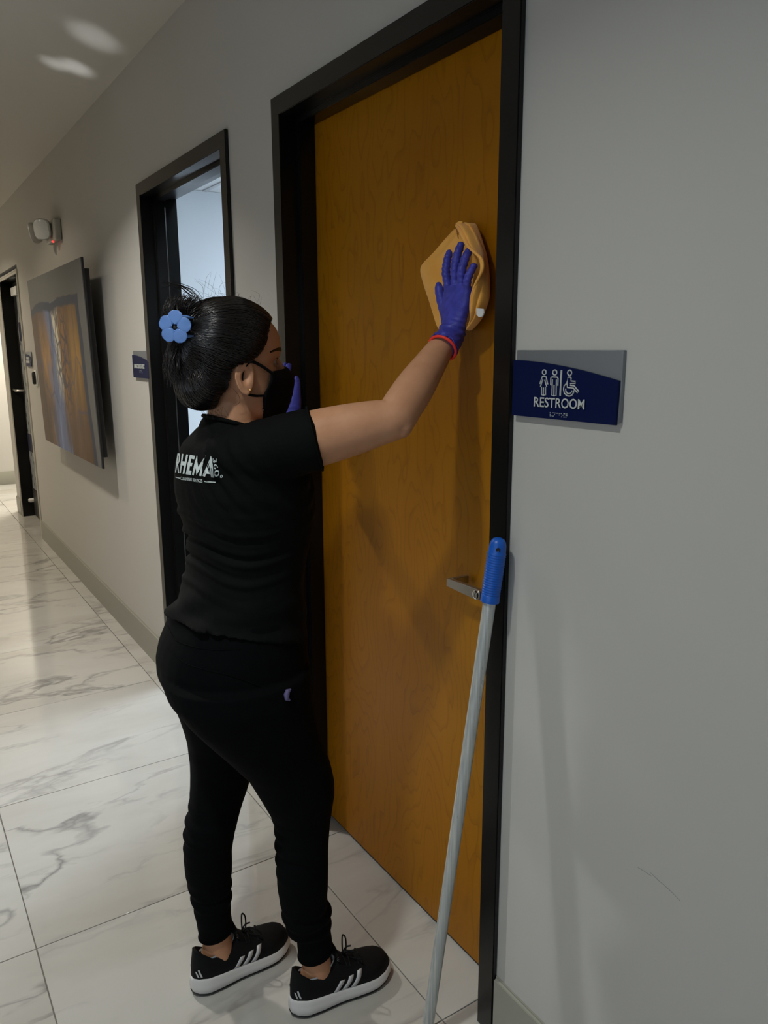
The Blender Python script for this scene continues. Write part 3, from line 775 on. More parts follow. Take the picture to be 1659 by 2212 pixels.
M['glove'] = cloth_mat('violet_nitrile', (0.060, 0.064, 0.42, 1), 60, 0.5, 0.46, 0.35, spec=0.3)
M['red'] = simple('red_elastic', (0.92, 0.040, 0.022, 1), 0.6, nscale=600, nstr=0.4, ndist=0.0008)
M['clip'] = simple('blue_clip_plastic', (0.11, 0.23, 0.55, 1), 0.38, nscale=40, nstr=0.01)
M['gold'] = simple('gold_stud', (0.75, 0.45, 0.18, 1), 0.2, 1.0, nscale=100, nstr=0.01)
M['eye'] = simple('eye_white', (0.30, 0.25, 0.22, 1), 0.25, nscale=50)
M['iris'] = simple('dark_iris', (0.012, 0.007, 0.004, 1), 0.1, nscale=50)

person = tag(empty('person', (-1.49, -0.33, 0)), 'person in black clothes and blue gloves wiping the wooden door', 'person')

def ell(c, a, b, n=36, e=2.0, tilt=(0, 0), rot=0.0):
    out = []
    for k in range(n):
        t = 2*pi*k/n; cx, sx = cos(t), sin(t)
        x = a*math.copysign(abs(cx)**(2/e), cx); y = b*math.copysign(abs(sx)**(2/e), sx)
        xr = x*cos(rot)-y*sin(rot); yr = x*sin(rot)+y*cos(rot)
        out.append(Vector((c[0]+xr, c[1]+yr, c[2]+tilt[0]*xr+tilt[1]*yr)))
    return out
def ring_px(l, r, py, X, k, e=2.2, tilt=(0, 0), grow=0.0, dz=0.0):
    c = onX((l+r)/2, py, X)
    wdt = (r-l)/2/pxm(c)
    a = wdt/sqrt(0.2956+0.7044*k*k)
    c.z += dz
    return ell(c, a+grow, a*k+grow, 36, e, tilt)
def limb(P, rads, n=20):
    """closed tapered limb through joints; rads may be (ra, rb)"""
    return tube_geo([Vector(p) for p in P], rads, n)
def limb_smooth(P, rads, per=6, n=20):
    A = catmull([tuple(p) + (r if not hasattr(r, '__len__') else r[0],) for p, r in zip(P, rads)], per)
    return tube_geo([Vector(q[:3]) for q in A], [q[3] for q in A], n)

# --- measured body rings (silhouette left, right, row, plane, depth/width)
TORSO = [(448, 628, 912, -1.505, 0.42), (418, 648, 928, -1.505, 0.50), (390, 656, 960, -1.505, 0.64), (376, 664, 1000, -1.50, 0.70), (377, 672, 1050, -1.50, 0.74),
         (387, 676, 1100, -1.50, 0.78), (405, 668, 1150, -1.50, 0.78), (408, 657, 1200, -1.50, 0.76), (398, 652, 1250, -1.505, 0.76), (383, 653, 1300, -1.505, 0.80)]
PELV = [(398, 650, 1250, -1.505, 0.76), (385, 650, 1300, -1.505, 0.78), (362, 654, 1340, -1.505, 0.82), (347, 658, 1380, -1.505, 0.86), (342, 662, 1410, -1.505, 0.88), (345, 665, 1445, -1.505, 0.88), (360, 667, 1480, -1.505, 0.86), (385, 668, 1510, -1.505, 0.82)]
RLEG = [(356, 664, 1445, -1.455, 1.05), (372, 668, 1490, -1.44, 1.08), (410, 674, 1540, -1.43, 1.08), (440, 681, 1570, -1.425, 1.05), (471, 690, 1600, -1.42, 1.04), (502, 701, 1630, -1.42, 1.03), (532, 711, 1660, -1.415, 1.03),
        (552, 718, 1690, -1.415, 1.03), (570, 719, 1720, -1.41, 1.03), (586, 714, 1750, -1.41, 1.03), (595, 709, 1780, -1.41, 1.03), (598, 707, 1820, -1.405, 1.05), (599, 707, 1870, -1.40, 1.06), (603, 706, 1920, -1.40, 1.05), (612, 703, 1970, -1.40, 1.05), (623, 701, 2010, -1.40, 1.05)]
LLEG = [(358, 560, 1440, -1.57, 1.0), (372, 565, 1490, -1.58, 1.0), (392, 562, 1540, -1.59, 1.0), (409, 555, 1600, -1.60, 1.0), (414, 548, 1640, -1.60, 1.0), (415, 541, 1670, -1.60, 1.02), (414, 533, 1700, -1.60, 1.03), (410, 521, 1740, -1.60, 1.03),
        (404, 512, 1770, -1.595, 1.03), (400, 504, 1800, -1.595, 1.03), (399, 498, 1840, -1.59, 1.05), (404, 498, 1885, -1.59, 1.05), (415, 498, 1935, -1.59, 1.05), (427, 496, 1985, -1.59, 1.05)]

# --- joints
SHR, ELR, WRR = Vector((-1.365, -0.395, 1.328)), onY(851, 905, -0.172), Vector((-1.325, 0.008, 1.536))
SHL, ELL, WRL = Vector((-1.635, -0.355, 1.285)), Vector((-1.835, -0.225, 1.240)), Vector((-2.005, -0.068, 1.292))
HC = Vector((-1.505, -0.390, 1.49))

# --- head
ZP = [-0.116, -0.108, -0.095, -0.080, -0.065, -0.050, -0.035, -0.018, 0.000, 0.014, 0.030, 0.050, 0.070, 0.088, 0.103, 0.112, 0.116]
FP = [0.060, 0.082, 0.092, 0.092, 0.089, 0.094, 0.091, 0.088, 0.086, 0.093, 0.097, 0.097, 0.090, 0.075, 0.052, 0.026, 0.004]
BP = [0.020, -0.005, -0.030, -0.052, -0.066, -0.076, -0.084, -0.091, -0.096, -0.099, -0.101, -0.100, -0.094, -0.080, -0.058, -0.032, -0.006]
WP = [0.018, 0.034, 0.047, 0.055, 0.060, 0.063, 0.066, 0.069, 0.072, 0.074, 0.0755, 0.075, 0.071, 0.061, 0.044, 0.024, 0.004]
def head_rings(n=48):
    rings = []
    zs = np.linspace(ZP[0], ZP[-1], 60)
    for z in zs:
        f, b, wd = np.interp(z, ZP, FP), np.interp(z, ZP, BP), np.interp(z, ZP, WP)
        r = []
        for k in range(n):
            t = 2*pi*k/n
            x = wd*cos(t)*(1 - 0.10*max(0, sin(t))**2); y = (f+b)/2 + (f-b)/2*sin(t)
            # eye sockets, cheekbones, temples
            for s in (-1, 1):
                d = ((x-s*0.032)/0.017)**2 + ((z-0.001)/0.012)**2
                if y > 0: y -= 0.0055*math.exp(-d)
                d = ((x-s*0.050)/0.016)**2 + ((z+0.024)/0.018)**2
                if y > 0.02: y += 0.004*math.exp(-d); x += s*0.002*math.exp(-d)
                d = ((x-s*0.030)/0.020)**2 + ((z-0.019)/0.007)**2
                if y > 0: y += 0.0030*math.exp(-d)
            r.append(HC + Vector((x, y, z)))
        rings.append(r)
    return rings
nose = limb_smooth([HC+Vector(p) for p in ((0,0.078,0.022),(0,0.089,0.006),(0,0.099,-0.010),(0,0.108,-0.028),(0,0.101,-0.040),(0,0.086,-0.045))], [0.009,0.0095,0.0105,0.0115,0.010,0.005], 5, 14)
nost = [limb_smooth([HC+Vector((s*0.006,0.103,-0.033)), HC+Vector((s*0.013,0.096,-0.036)), HC+Vector((s*0.015,0.088,-0.036))], [0.007,0.0075,0.005], 4, 12) for s in (-1,1)]
lips = [limb_smooth([HC+Vector((-0.022,0.080,-0.062)), HC+Vector((0,0.094,z)), HC+Vector((0.022,0.080,-0.062))], [0.002,0.0055,0.002], 6, 10) for z in (-0.058,-0.067)]
neck = loft([ell(c, a, b, 32) for c, a, b in (((-1.505,-0.420,1.300),0.072,0.058), ((-1.505,-0.414,1.335),0.061,0.055), ((-1.505,-0.405,1.37),0.0545,0.0515), ((-1.505,-0.398,1.40),0.052,0.052), ((-1.505,-0.393,1.43),0.051,0.055), ((-1.505,-0.390,1.46),0.052,0.057))])
# ears: radial profile over an ear-shaped outline
def ear(s):
    O = HC + Vector((s*0.0705, -0.008, -0.025))
    out = Vector((s, -0.42, 0.05)).normalized(); upv = Vector((0, -0.16, 1)).normalized(); fw = upv.cross(out)*s
    if fw.y < 0: fw = -fw
    upv = out.cross(fw)*(1 if (out.cross(fw)).z > 0 else -1)
    n = 40; rings = []
    prof = [(0.97, -0.010), (1.02, 0.002), (1.03, 0.0085), (0.97, 0.0120), (0.88, 0.0115), (0.80, 0.0060), (0.72, 0.0040), (0.62, 0.0080), (0.52, 0.0080), (0.42, 0.0000), (0.28, -0.0055), (0.12, -0.0070)]
    for rr, hh in prof:
        r = []
        for k in range(n):
            a = 2*pi*k/n
            ry = 0.0205*(1 + 0.16*sin(a)) * (0.80 if cos(a) > 0.3 else 1.0); rz = 0.0335
            x, z = cos(a), sin(a)
            lobe = max(0, -z)**2
            h2 = hh*(1-0.72*lobe) + 0.004*lobe
            if x > 0.45 and rr > 0.6: h2 = hh*0.35
            q = O + fw*(ry*rr*x + 0.003*z) + upv*(rz*rr*z*(1.0 if z > 0 else 1.02)) + out*(h2 + 0.004*(-x))
            r.append(q)
        rings.append(r)
    V, Fc = loft(rings)
    return V, Fc, O, out, fw, upv
earR, earL = ear(1), ear(-1)

# --- body mesh (skin), one continuous surface
def trunk(rows, grow=0.0): return loft([ring_px(*r, grow=grow) for r in rows])
shr_dir = (ELR-SHR)
armR = limb_smooth([SHR-shr_dir*0.25, SHR, SHR+shr_dir*0.35, SHR+shr_dir*0.62, SHR+shr_dir*0.85, ELR, ELR+(WRR-ELR)*0.15, ELR+(WRR-ELR)*0.40, ELR+(WRR-ELR)*0.75, WRR, WRR+(WRR-ELR)*0.10],
                   [0.030, 0.054, 0.0555, 0.0520, 0.0455, 0.0400, 0.0405, 0.0395, 0.0315, 0.0260, 0.0255], 5, 24)
elbow = limb_smooth([ELR+Vector((0.008,-0.012,0.012)), ELR+Vector((0.016,0.012,-0.018)), ELR+Vector((0.020,0.022,-0.028))], [0.024, 0.024, 0.010], 4, 14)
armL = limb_smooth([SHL-(ELL-SHL)*0.25, SHL, SHL+(ELL-SHL)*0.5, ELL, ELL+(WRL-ELL)*0.25, ELL+(WRL-ELL)*0.7, WRL, WRL+(WRL-ELL)*0.12],
                   [0.030, 0.050, 0.045, 0.038, 0.038, 0.031, 0.026, 0.025], 5, 20)
def leg_axis(rows):
    return [onX((l+r)/2, y, X) for l, r, y, X, k in rows], [((r-l)/2/pxm(onX((l+r)/2, y, X)))*(0.74 if y < 1850 else 0.55) for l, r, y, X, k in rows]
lr, lw = leg_axis(RLEG); ll, lw2 = leg_axis(LLEG)
ANR, ANL = Vector((-1.398, -0.288, 0.075)), Vector((-1.588, -0.460, 0.075))
def foot(an):
    return limb_smooth([an+Vector((0,-0.035,-0.030)), an+Vector((0,0.0,-0.025)), an+Vector((0,0.06,-0.032)), an+Vector((0.0,0.12,-0.042)), an+Vector((0,0.155,-0.045))], [0.022,0.032,0.028,0.024,0.012], 5, 16)
legR = limb_smooth(lr + [Vector((-1.398,-0.296,0.12)), ANR, ANR+Vector((0,0,-0.03))], [min(q, 0.085) for q in lw] + [0.0315, 0.0315, 0.030], 3, 22)
legL = limb_smooth(ll + [Vector((-1.588,-0.466,0.12)), ANL, ANL+Vector((0,0,-0.03))], [min(q, 0.085) for q in lw2] + [0.0315, 0.0315, 0.030], 3, 22)
ankles = [limb_smooth([a+Vector((0,-0.020,0.07)), a+Vector((0,-0.030,0.02)), a+Vector((0,-0.036,-0.02))], [0.016,0.017,0.022], 4, 14) for a in (ANR, ANL)] + [limb_smooth([a+Vector((s*0.022,0,0.0)), a+Vector((s*0.031,0,-0.004))], [0.014,0.007], 3, 10) for a in (ANR, ANL) for s in (-1,1)]
bodyV, bodyF = voxel([loft(head_rings()), nose, neck, earR[:2], earL[:2], trunk(TORSO, -0.012), trunk(PELV[:6], -0.022), armR, elbow, armL, legR, legL, foot(ANR), foot(ANL)] + nost + lips + ankles, 0.0034, 4, 0.5)
body = new_obj('body', bodyV, bodyF, M['skin'], None, True); adopt(person, body)

# --- shirt
def wrinkle(V, Fc, fn):
    me = bpy.data.meshes.new('w'); me.from_pydata([tuple(v) for v in V], [], Fc); me.update()
    nr = np.zeros(len(V)*3); me.vertices.foreach_get('normal', nr); nr = nr.reshape(-1, 3)
    out = [Vector(v) + Vector(n)*fn(v, n) for v, n in zip(V, nr)]
    bpy.data.meshes.remove(me)
    return out
srows = [ring_px(*r, grow=0.004) for r in TORSO]
srows += [ring_px(372, 655, 1322, -1.505, 0.81, tilt=(0, -0.12), grow=0.0045), ring_px(364, 658, 1343, -1.505, 0.83, tilt=(0.05, -0.26), grow=0.006), ring_px(363, 658, 1347, -1.505, 0.83, tilt=(0.06, -0.27), grow=0.005)]
coll = loft([ell((-1.505,-0.404,1.372), 0.0575, 0.0545, 32, 2, (0,-0.30)), ell((-1.505,-0.405,1.362), 0.064, 0.060, 32, 2, (0,-0.28)), ell((-1.505,-0.410,1.346), 0.078, 0.064, 32, 2, (0,-0.12)), ell((-1.505,-0.415,1.32), 0.090, 0.066, 32, 2)])
sd = (ELR-SHR).normalized()
SE = SHR + (ELR-SHR)*0.40
sleeveR = limb_smooth([SHR-shr_dir*0.35+Vector((-0.02,0,0.0)), SHR-shr_dir*0.05, SHR+shr_dir*0.15, SHR+shr_dir*0.32, SE], [0.050, 0.062, 0.0625, 0.062, 0.0615], 6, 28)
sleeveL = limb_smooth([SHL-(ELL-SHL)*0.35, SHL, SHL+(ELL-SHL)*0.25, SHL+(ELL-SHL)*0.52], [0.040, 0.052, 0.054, 0.054], 6, 24)
delt = limb_smooth([Vector((-1.40,-0.415,1.350)), Vector((-1.34,-0.385,1.352)), Vector((-1.30,-0.31,1.362))], [0.032,0.034,0.030], 4, 16)
bust = [limb_smooth([Vector((-1.505+s*0.065,-0.345,1.20)), Vector((-1.505+s*0.068,-0.285,1.195))], [0.06,0.042], 5, 20) for s in (-1,1)]
sV, sF = voxel([loft(srows), coll, sleeveR, sleeveL, delt] + bust, 0.0042, 8, 0.5)
def shirt_w(v, n):
    z = v.z; d = 0.0
    back = max(0.0, -n[1]*0.8 + 0.35)
    waist = math.exp(-((z-1.115)/0.075)**2)
    ph = z + 0.05*v.x*6*0.3 + 0.018*sin(v.x*14) + 0.01*sin(v.y*23)
    d += waist*min(1, back)*(0.0042*sin(ph*2*pi/0.036) + 0.0024*sin(ph*2*pi/0.021+1.3+v.x*9))
    low = math.exp(-((z-0.98)/0.06)**2)
    d += low*0.003*sin((z*0.8 - v.x*0.5)*2*pi/0.07)
    # drag folds from shoulder blade to armpit and around the sleeve
    s = math.exp(-((v.x+1.38)/0.06)**2 - ((z-1.28)/0.08)**2)
    d += s*0.0038*sin((v.x*0.9 + z*0.7 + v.y*0.35)*2*pi/0.032)
    d += 0.0016*mnoise.noise(Vector((v.x*16, v.y*16, v.z*22)))
    return d
sV = wrinkle(sV, sF, shirt_w)
shirt = new_obj('t_shirt', sV, sF, M['shirt'], None, True); adopt(person, shirt); shirt['label'] = 'black short sleeved t-shirt with a printed back'
# sleeve hem and collar bands
def band(name, C, axis, ra, rb, rad, mat, tilt=None, n=40):
    ax = Vector(axis).normalized(); a = ax.orthogonal().normalized(); b = ax.cross(a)
    pts = [Vector(C) + a*ra*cos(2*pi*k/n) + b*rb*sin(2*pi*k/n) for k in range(n)]
    return tube(name, pts, rad, mat, None, 8, True)
adopt(shirt, band('sleeve_hem', SE - sd*0.004, sd, 0.0622, 0.0622, 0.0026, M['shirt']))
cpts = [p for p in ell((-1.505,-0.404,1.373), 0.0585, 0.0555, 48, 2, (0,-0.30))]
adopt(shirt, tube('collar', cpts, 0.0042, M['shirt'], None, 8, True))
for o in (shirt.children): o.matrix_parent_inverse = Matrix()

# --- trousers
def cuff(an, c0, top):
    return loft([ell((c0[0], c0[1], z), a, a*1.1, 28, 2, (0, 0.10)) for z, a in top])
def cuff_(x, y): return loft([ell((x+dx, y+dy, z), a, b, 28, 2, t) for dx, dy, z, a, b, t in ((0,-0.004,0.262,0.041,0.045,(0,0)), (0,-0.003,0.235,0.0425,0.046,(0,0)), (0,-0.002,0.205,0.0415,0.045,(0,0)), (0,0,0.188,0.0375,0.041,(0,0)), (0,0.002,0.162,0.0375,0.0415,(0,0.1)), (0,0.004,0.134,0.0365,0.0405,(0,0.2)))])
cuffR = cuff_(-1.400, -0.300); cuffL = cuff_(-1.590, -0.472)
seat = [limb_smooth([Vector((x, -0.42, 0.93)), Vector((x, -0.47, 0.885)), Vector((x, -0.47, 0.84))], [0.075, 0.095, 0.08], 5, 22) for x in (-1.425, -1.58)]
tV, tF = voxel([trunk(PELV[1:], 0.002), loft([ring_px(*r, grow=0.001) for r in RLEG]), loft([ring_px(*r, grow=0.001) for r in LLEG]), cuffR, cuffL], 0.0044, 7, 0.5)
def pants_w(v, n):
    d = 0.0018*mnoise.noise(Vector((v.x*12, v.y*12, v.z*14)))
    kn = math.exp(-((v.z-0.42)/0.05)**2)*max(0, -n[1]); d += kn*0.004*sin(v.z*2*pi/0.033 + v.x*8)
    an = math.exp(-((v.z-0.245)/0.035)**2); d += an*0.0030*sin(v.z*2*pi/0.037 + v.x*20)
    return d
tV = wrinkle(tV, tF, pants_w)
pants = new_obj('jogger_pants', tV, tF, M['pants'], None, True); adopt(person, pants); pants['label'] = 'black jogger trousers with ribbed cuffs'
M['rib'] = simple('ribbed_cuff', (0.0022,0.0024,0.0028,1), 0.95, nscale=500, nstr=0.3, spec=0.05)
for c, z, a in (((-1.400,-0.296), 0.138, 0.0372), ((-1.590,-0.468), 0.138, 0.0372)):
    o = tube('cuff_edge', [p for p in ell((c[0], c[1], z), a, a*1.09, 36, 2, (0, 0.18))], 0.003, M['rib'], None, 8, True); adopt(pants, o); o.matrix_parent_inverse = Matrix()
tbvh = BVHTree.FromPolygons(tV, tF)
def on_surf(bvh, px, py, off=0.001):
    d = ray(px, py).normalized(); h = bvh.ray_cast(CAM, d)
    if h[0] is None: return None
    n = h[1] if h[1].dot(d) < 0 else -h[1]
    return h[0] + n*off
def seam(name, pxs, bvh, rad, mat, parent):
    pts = [on_surf(bvh, x, y, 0.0004) for x, y in [tuple(q) for q in catmull(pxs, 8)]]
    pts = [p for p in pts if p is not None]
    if len(pts) > 3:
        o = tube(name, pts, rad, mat, None, 6); adopt(parent, o); o.matrix_parent_inverse = Matrix()
seam('waistband_seam', [(362,1352),(380,1382),(420,1398),(470,1404),(520,1402)], tbvh, 0.0013, M['pants'], pants)
seam('yoke_seam', [(360,1400),(400,1432),(440,1446),(500,1460),(560,1482)], tbvh, 0.0013, M['pants'], pants)
M['lavender'] = simple('lavender_fabric', (0.10, 0.085, 0.20, 1), 0.7, nscale=200, nstr=0.1)
pk = [on_surf(tbvh, x, y, 0.003) for x, y in ((626,1489),(620,1492),(617,1500),(618,1509),(624,1512))]
if all(p is not None for p in pk):
    o = tube('pocket_tab', pk, [0.002,0.005,0.006,0.005,0.002], M['lavender'], None, 8); adopt(pants, o); o.matrix_parent_inverse = Matrix()
# ------------------------------------------------------------------ face details
def hl(*p): return HC + Vector(p)
bbvh = BVHTree.FromPolygons(bodyV, bodyF)
def attach(o, parent):
    adopt(person, o) if parent is person else None
    if parent is not person:
        o.parent = parent; o.matrix_parent_inverse = Matrix()
    return o
for s in (-1, 1):
    E0 = hl(s*0.0320, 0.0640, 0.006)
    V, Fc = lathe_geo([(0.0115*sin(pi*k/14), -0.0115*cos(pi*k/14)) for k in range(15)], E0, (0, 1, 0), 20)
    ey = attach(new_obj('eyeball', V, Fc, M['eye'], None, True), person)
    V, Fc = lathe_geo([(0.0, 0.0121), (0.003, 0.0119), (0.0055, 0.0105), (0.0056, 0.0095), (0.0, 0.0095)], E0, (0, 1, 0), 20)
    attach(new_obj('iris', V, Fc, M['iris'], None, True), ey)
    # lids follow the eyeball
    for z0, z1, nm in ((0.0035, 0.0125, 'upper_eyelid'), (-0.0115, -0.0045, 'lower_eyelid')):
        rings = []
        for i in range(7):
            zz = z0 + (z1-z0)*i/6; row = []
            for k in range(13):
                a = -1.25 + 2.5*k/12
                rr = sqrt(max(0.0129**2 - (zz*0.9)**2, 1e-6))
                row.append(E0 + Vector((rr*sin(a), rr*cos(a), zz*(1-0.18*abs(a)))))
            rings.append(row)
        V = [p for r in rings for p in r]; Fc = [(i*13+k, i*13+k+1, (i+1)*13+k+1, (i+1)*13+k) for i in range(6) for k in range(12)]
        attach(new_obj(nm, V, Fc, M['skin'], None, True), person)
    for zl, dz, nm in ((0.0035, 0.0022, 'upper_lash'), (-0.0045, -0.001, 'lower_lash')):
        pts = []
        for k in range(11):
            a = -1.15 + 2.3*k/10; rr = sqrt(0.0136**2 - zl**2)
            pts.append(E0 + Vector((rr*sin(a), rr*cos(a)+ (0.003 if dz > 0 else 0.001)*(0.4+abs(a)*0.5), (zl+dz)*(1-0.18*abs(a)))))
        attach(tube(nm, pts, [0.0003+0.0010*sin(pi*k/10) for k in range(11)] if dz > 0 else [0.0002+0.0005*sin(pi*k/10) for k in range(11)], M['hair'], None, 6), person)
    pts = []
    for k in range(9):
        q = k/8; th = radians(9 + 43*q); z = 0.0265 + 0.0055*sin(pi*min(1, q*0.8+0.1)) - 0.0040*q
        d = Vector((s*sin(th), cos(th), 0))
        h = bbvh.ray_cast(hl(0, 0, z) + d*0.25, -d)
        pts.append(h[0] + d*0.0006 if h[0] is not None else hl(0, 0, z) + d*0.09)
    attach(tube('eyebrow', pts, [(0.0042*(1-0.75*k/8)+0.0006, 0.0016) for k in range(9)], M['hair'], None, 8), person)
# earring
eo = earR[2] + earR[4]*0.004 - earR[5]*0.0245 + earR[3]*0.0105
V, Fc = lathe_geo([(0.0032*sin(pi*k/8), -0.0032*cos(pi*k/8)) for k in range(9)], eo, earR[3], 14)
attach(new_obj('stud_earring', V, Fc, M['gold'], None, True), person)['label'] = 'small gold stud earring'

# ------------------------------------------------------------------ face mask
ctr = catmull([(0.110, -0.006), (0.119, -0.016), (0.128, -0.032), (0.125, -0.055), (0.118, -0.080), (0.106, -0.104), (0.084, -0.121), (0.066, -0.122)], 5)
edg = catmull([(0.0665, 0.052, -0.013), (0.068, 0.047, -0.019), (0.0675, 0.045, -0.030), (0.064, 0.040, -0.046), (0.059, 0.031, -0.062), (0.050, 0.030, -0.082), (0.038, 0.034, -0.102), (0.026, 0.044, -0.116)], 5)
nr, nc = len(ctr), 33
V = []
for i in range(nr):
    cy, cz = ctr[i]; ex, ey_, ez = edg[i]
    for k in range(nc):
        u = -1 + 2*k/(nc-1); au = abs(u)
        f = au**1.75
        x = ex*math.copysign(au**0.86, u); y = cy + (ey_-cy)*f; z = cz + (ez-cz)*(au**1.5)
        P = hl(x, y, z)
        ax = hl(0, 0.0, z-HC.z+HC.z) if False else Vector((HC.x, HC.y+0.0, P.z))
        d = (P-ax); L = d.length; d.normalize()
        h = bbvh.ray_cast(ax + d*0.20, -d)
        if h[0] is not None:
            rad = (h[0]-ax).length
            if rad + 0.0030 > L and rad < 0.16: P = ax + d*(rad+0.0030)
        V.append(P)
Fc = [(i*nc+k, i*nc+k+1, (i+1)*nc+k+1, (i+1)*nc+k) for i in range(nr-1) for k in range(nc-1)]
mask = attach(new_obj('face_mask', V, Fc, M['maskm'], None, True), person); mask['label'] = 'plain black cloth face mask with ear loops'
md = mask.modifiers.new('s', 'SOLIDIFY'); md.thickness = 0.0018; md.offset = 0
for s in (-1, 1):
    top = hl(s*0.0685, 0.048, -0.016); bot = hl(s*0.0615, 0.031, -0.061)
    pts = catmull([top, hl(s*0.0745, 0.026, -0.003), hl(s*0.0775, 0.006, 0.006), hl(s*0.0755, -0.004, 0.005), hl(s*0.0715, -0.015, -0.012), hl(s*0.0690, -0.016, -0.038), hl(s*0.0685, -0.005, -0.055), hl(s*0.0665, 0.010, -0.060), bot], 5)
    pts2 = []
    for p in pts:
        p = Vector(p); ax = Vector((HC.x, HC.y, p.z)); d = p-ax; L = d.length; d.normalize()
        pts2.append(p)
    attach(tube('ear_loop', pts2, [(0.0032, 0.0014)]*len(pts2), M['maskm'], None, 8), mask)

# ------------------------------------------------------------------ hair
def egg(c, r, n=28, m=22, up=(0, 0, 1), tw=0.0):
    rings = []
    q = Vector((0,0,1)).rotation_difference(Vector(up).normalized())
    for i in range(m+1):
        a = pi*i/m; rr = max(sin(a), 1e-3)
        rings.append([HC + Vector(c) + q @ Vector((r[0]*rr*cos(2*pi*k/n), r[1]*rr*sin(2*pi*k/n), -r[2]*cos(a))) for k in range(n)])
    return loft(rings)
cap_rings = []
for z in np.linspace(-0.09, 0.128, 46):
    zc = max(ZP[0], min(ZP[-1], z - 0.0125*max(0, (z)/0.116)))
    f, b, wd = np.interp(zc, ZP, FP), np.interp(zc, ZP, BP), np.interp(zc, ZP, WP)
    th = 0.0075 + 0.010*np.interp(z, [0.0, 0.11], [0, 1]); tb = 0.016
    cap_rings.append(ell(HC + Vector((0, (f-0.003 + b-tb)/2, z)), wd+th, (f-0.003-b+tb)/2, 44))
hairV, hairF = voxel([loft(cap_rings), egg((0, -0.072, -0.040), (0.066, 0.050, 0.048)), egg((0, -0.060, -0.060), (0.050, 0.036, 0.026)), egg((0.0, -0.100, 0.030), (0.055, 0.030, 0.060)),
                      egg((0.012, -0.108, 0.085), (0.030, 0.022, 0.030)), egg((0.005, -0.118, 0.020), (0.028, 0.022, 0.028))], 0.0034, 8, 0.5)
HLZ = [-0.12, -0.062, -0.045, -0.015, -0.004, 0.004, 0.012, 0.024, 0.040, 0.057, 0.074, 0.086, 0.095, 0.11, 0.15]
HLY = [-0.056, -0.055, -0.042, -0.038, -0.030, -0.002, 0.012, 0.025, 0.036, 0.042, 0.049, 0.056, 0.066, 0.090, 0.13]
def hairy(p):
    l = p - HC; z = l.z
    z += 0.016*(1 - min(1, abs(l.x)/0.066))*(1 if l.y > 0.02 else 0)*0.0
    y = np.interp(z, HLZ, HLY)
    # centre of the forehead: the hairline sits further forward and higher
    cen = 1 - min(1, abs(l.x)/0.070)
    if l.y > 0: y = y + 0.022*cen if z > 0.070 else y + 0.018*cen*max(0, (z-0.03)/0.04)
    return l.y < y and not (z < -0.02 and l.y > -0.03) and z > -0.105
keep = [hairy(v) for v in hairV]
idx = {}; HV = []; HF = []
for f in hairF:
    if all(keep[i] for i in f):
        q = []
        for i in f:
            if i not in idx: idx[i] = len(HV); HV.append(hairV[i])
            q.append(idx[i])
        HF.append(tuple(q))
hair = attach(new_obj('hair', HV, HF, M['hair'], None, True), person); hair['label'] = 'dark brown hair twisted up into a claw clip'
hbvh = BVHTree.FromPolygons(HV, HF)
CLIP = hl(0.040, -0.112, 0.062)
CLP2 = hl(0.018, -0.128, 0.062)
def surf(d, off, core=None):
    core = core or hl(0, -0.01, 0.02)
    h = hbvh.ray_cast(core + d*0.25, -d)
    return (h[0] + d*off) if h[0] is not None else None
def strand_geo(P, r0, seg=3):
    n = len(P); return tube_geo(P, [r0*(0.35+0.65*sin(pi*min(0.97, max(0.06, i/(n-1))))) for i in range(n)], seg, False)
SG = []
core = hl(0, -0.01, 0.02)
end_d = (CLP2-core).normalized()
tries = 0
while len(SG) < 1500 and tries < 6000:
    tries += 1
    # start on or near the hairline, or anywhere on the cap
    if random.random() < 0.62:
        z = random.uniform(-0.004, 0.125); y = np.interp(z, HLZ, HLY)
        l = Vector((0.078*(1 if random.random() < 0.75 else -1)*sqrt(max(0.02, 1-((z-0.02)/0.125)**2))*random.uniform(0.45, 1), min(y, 0.10) - random.random()**2*0.03, z))
    else:
        z = random.uniform(-0.085, 0.0); l = Vector((random.uniform(-0.02, 0.075), -0.035 - 0.03*random.random(), z))
    d0 = (HC + l - core).normalized(); P = []
    off = random.uniform(0.0002, 0.0034); jit = random.uniform(-0.09, 0.09)
    ed = (end_d + Vector((random.uniform(-0.12, 0.12), 0, random.uniform(-0.14, 0.16)))).normalized()
    ang = d0.angle(ed)
    if ang < 0.25 or ang > 2.9: continue
    axn = d0.cross(ed).normalized(); N = 15; ok = True
    sag = random.uniform(-0.06, 0.10)
    for i in range(N):
        t = i/(N-1)
        d = (Matrix.Rotation(ang*t, 3, axn) @ d0)
        d = (d + Vector((0, 0, -sag - (0.22 if l.z < 0.0 else 0.05))).lerp(Vector(), 1 - sin(pi*t))*0.6).normalized() + axn*jit*sin(pi*t)*0.5
        d.normalize()
        p = surf(d, off*(0.3+sin(pi*t)))
        if p is None: ok = False; break
        P.append(p)
    if not ok: continue
    SG.append(strand_geo(P, random.uniform(0.0005, 0.0013)))
V, Fc = merge_geo(SG)
st = attach(new_obj('hair_strands', V, Fc, M['strand'], None, True), hair); st['kind'] = 'stuff'
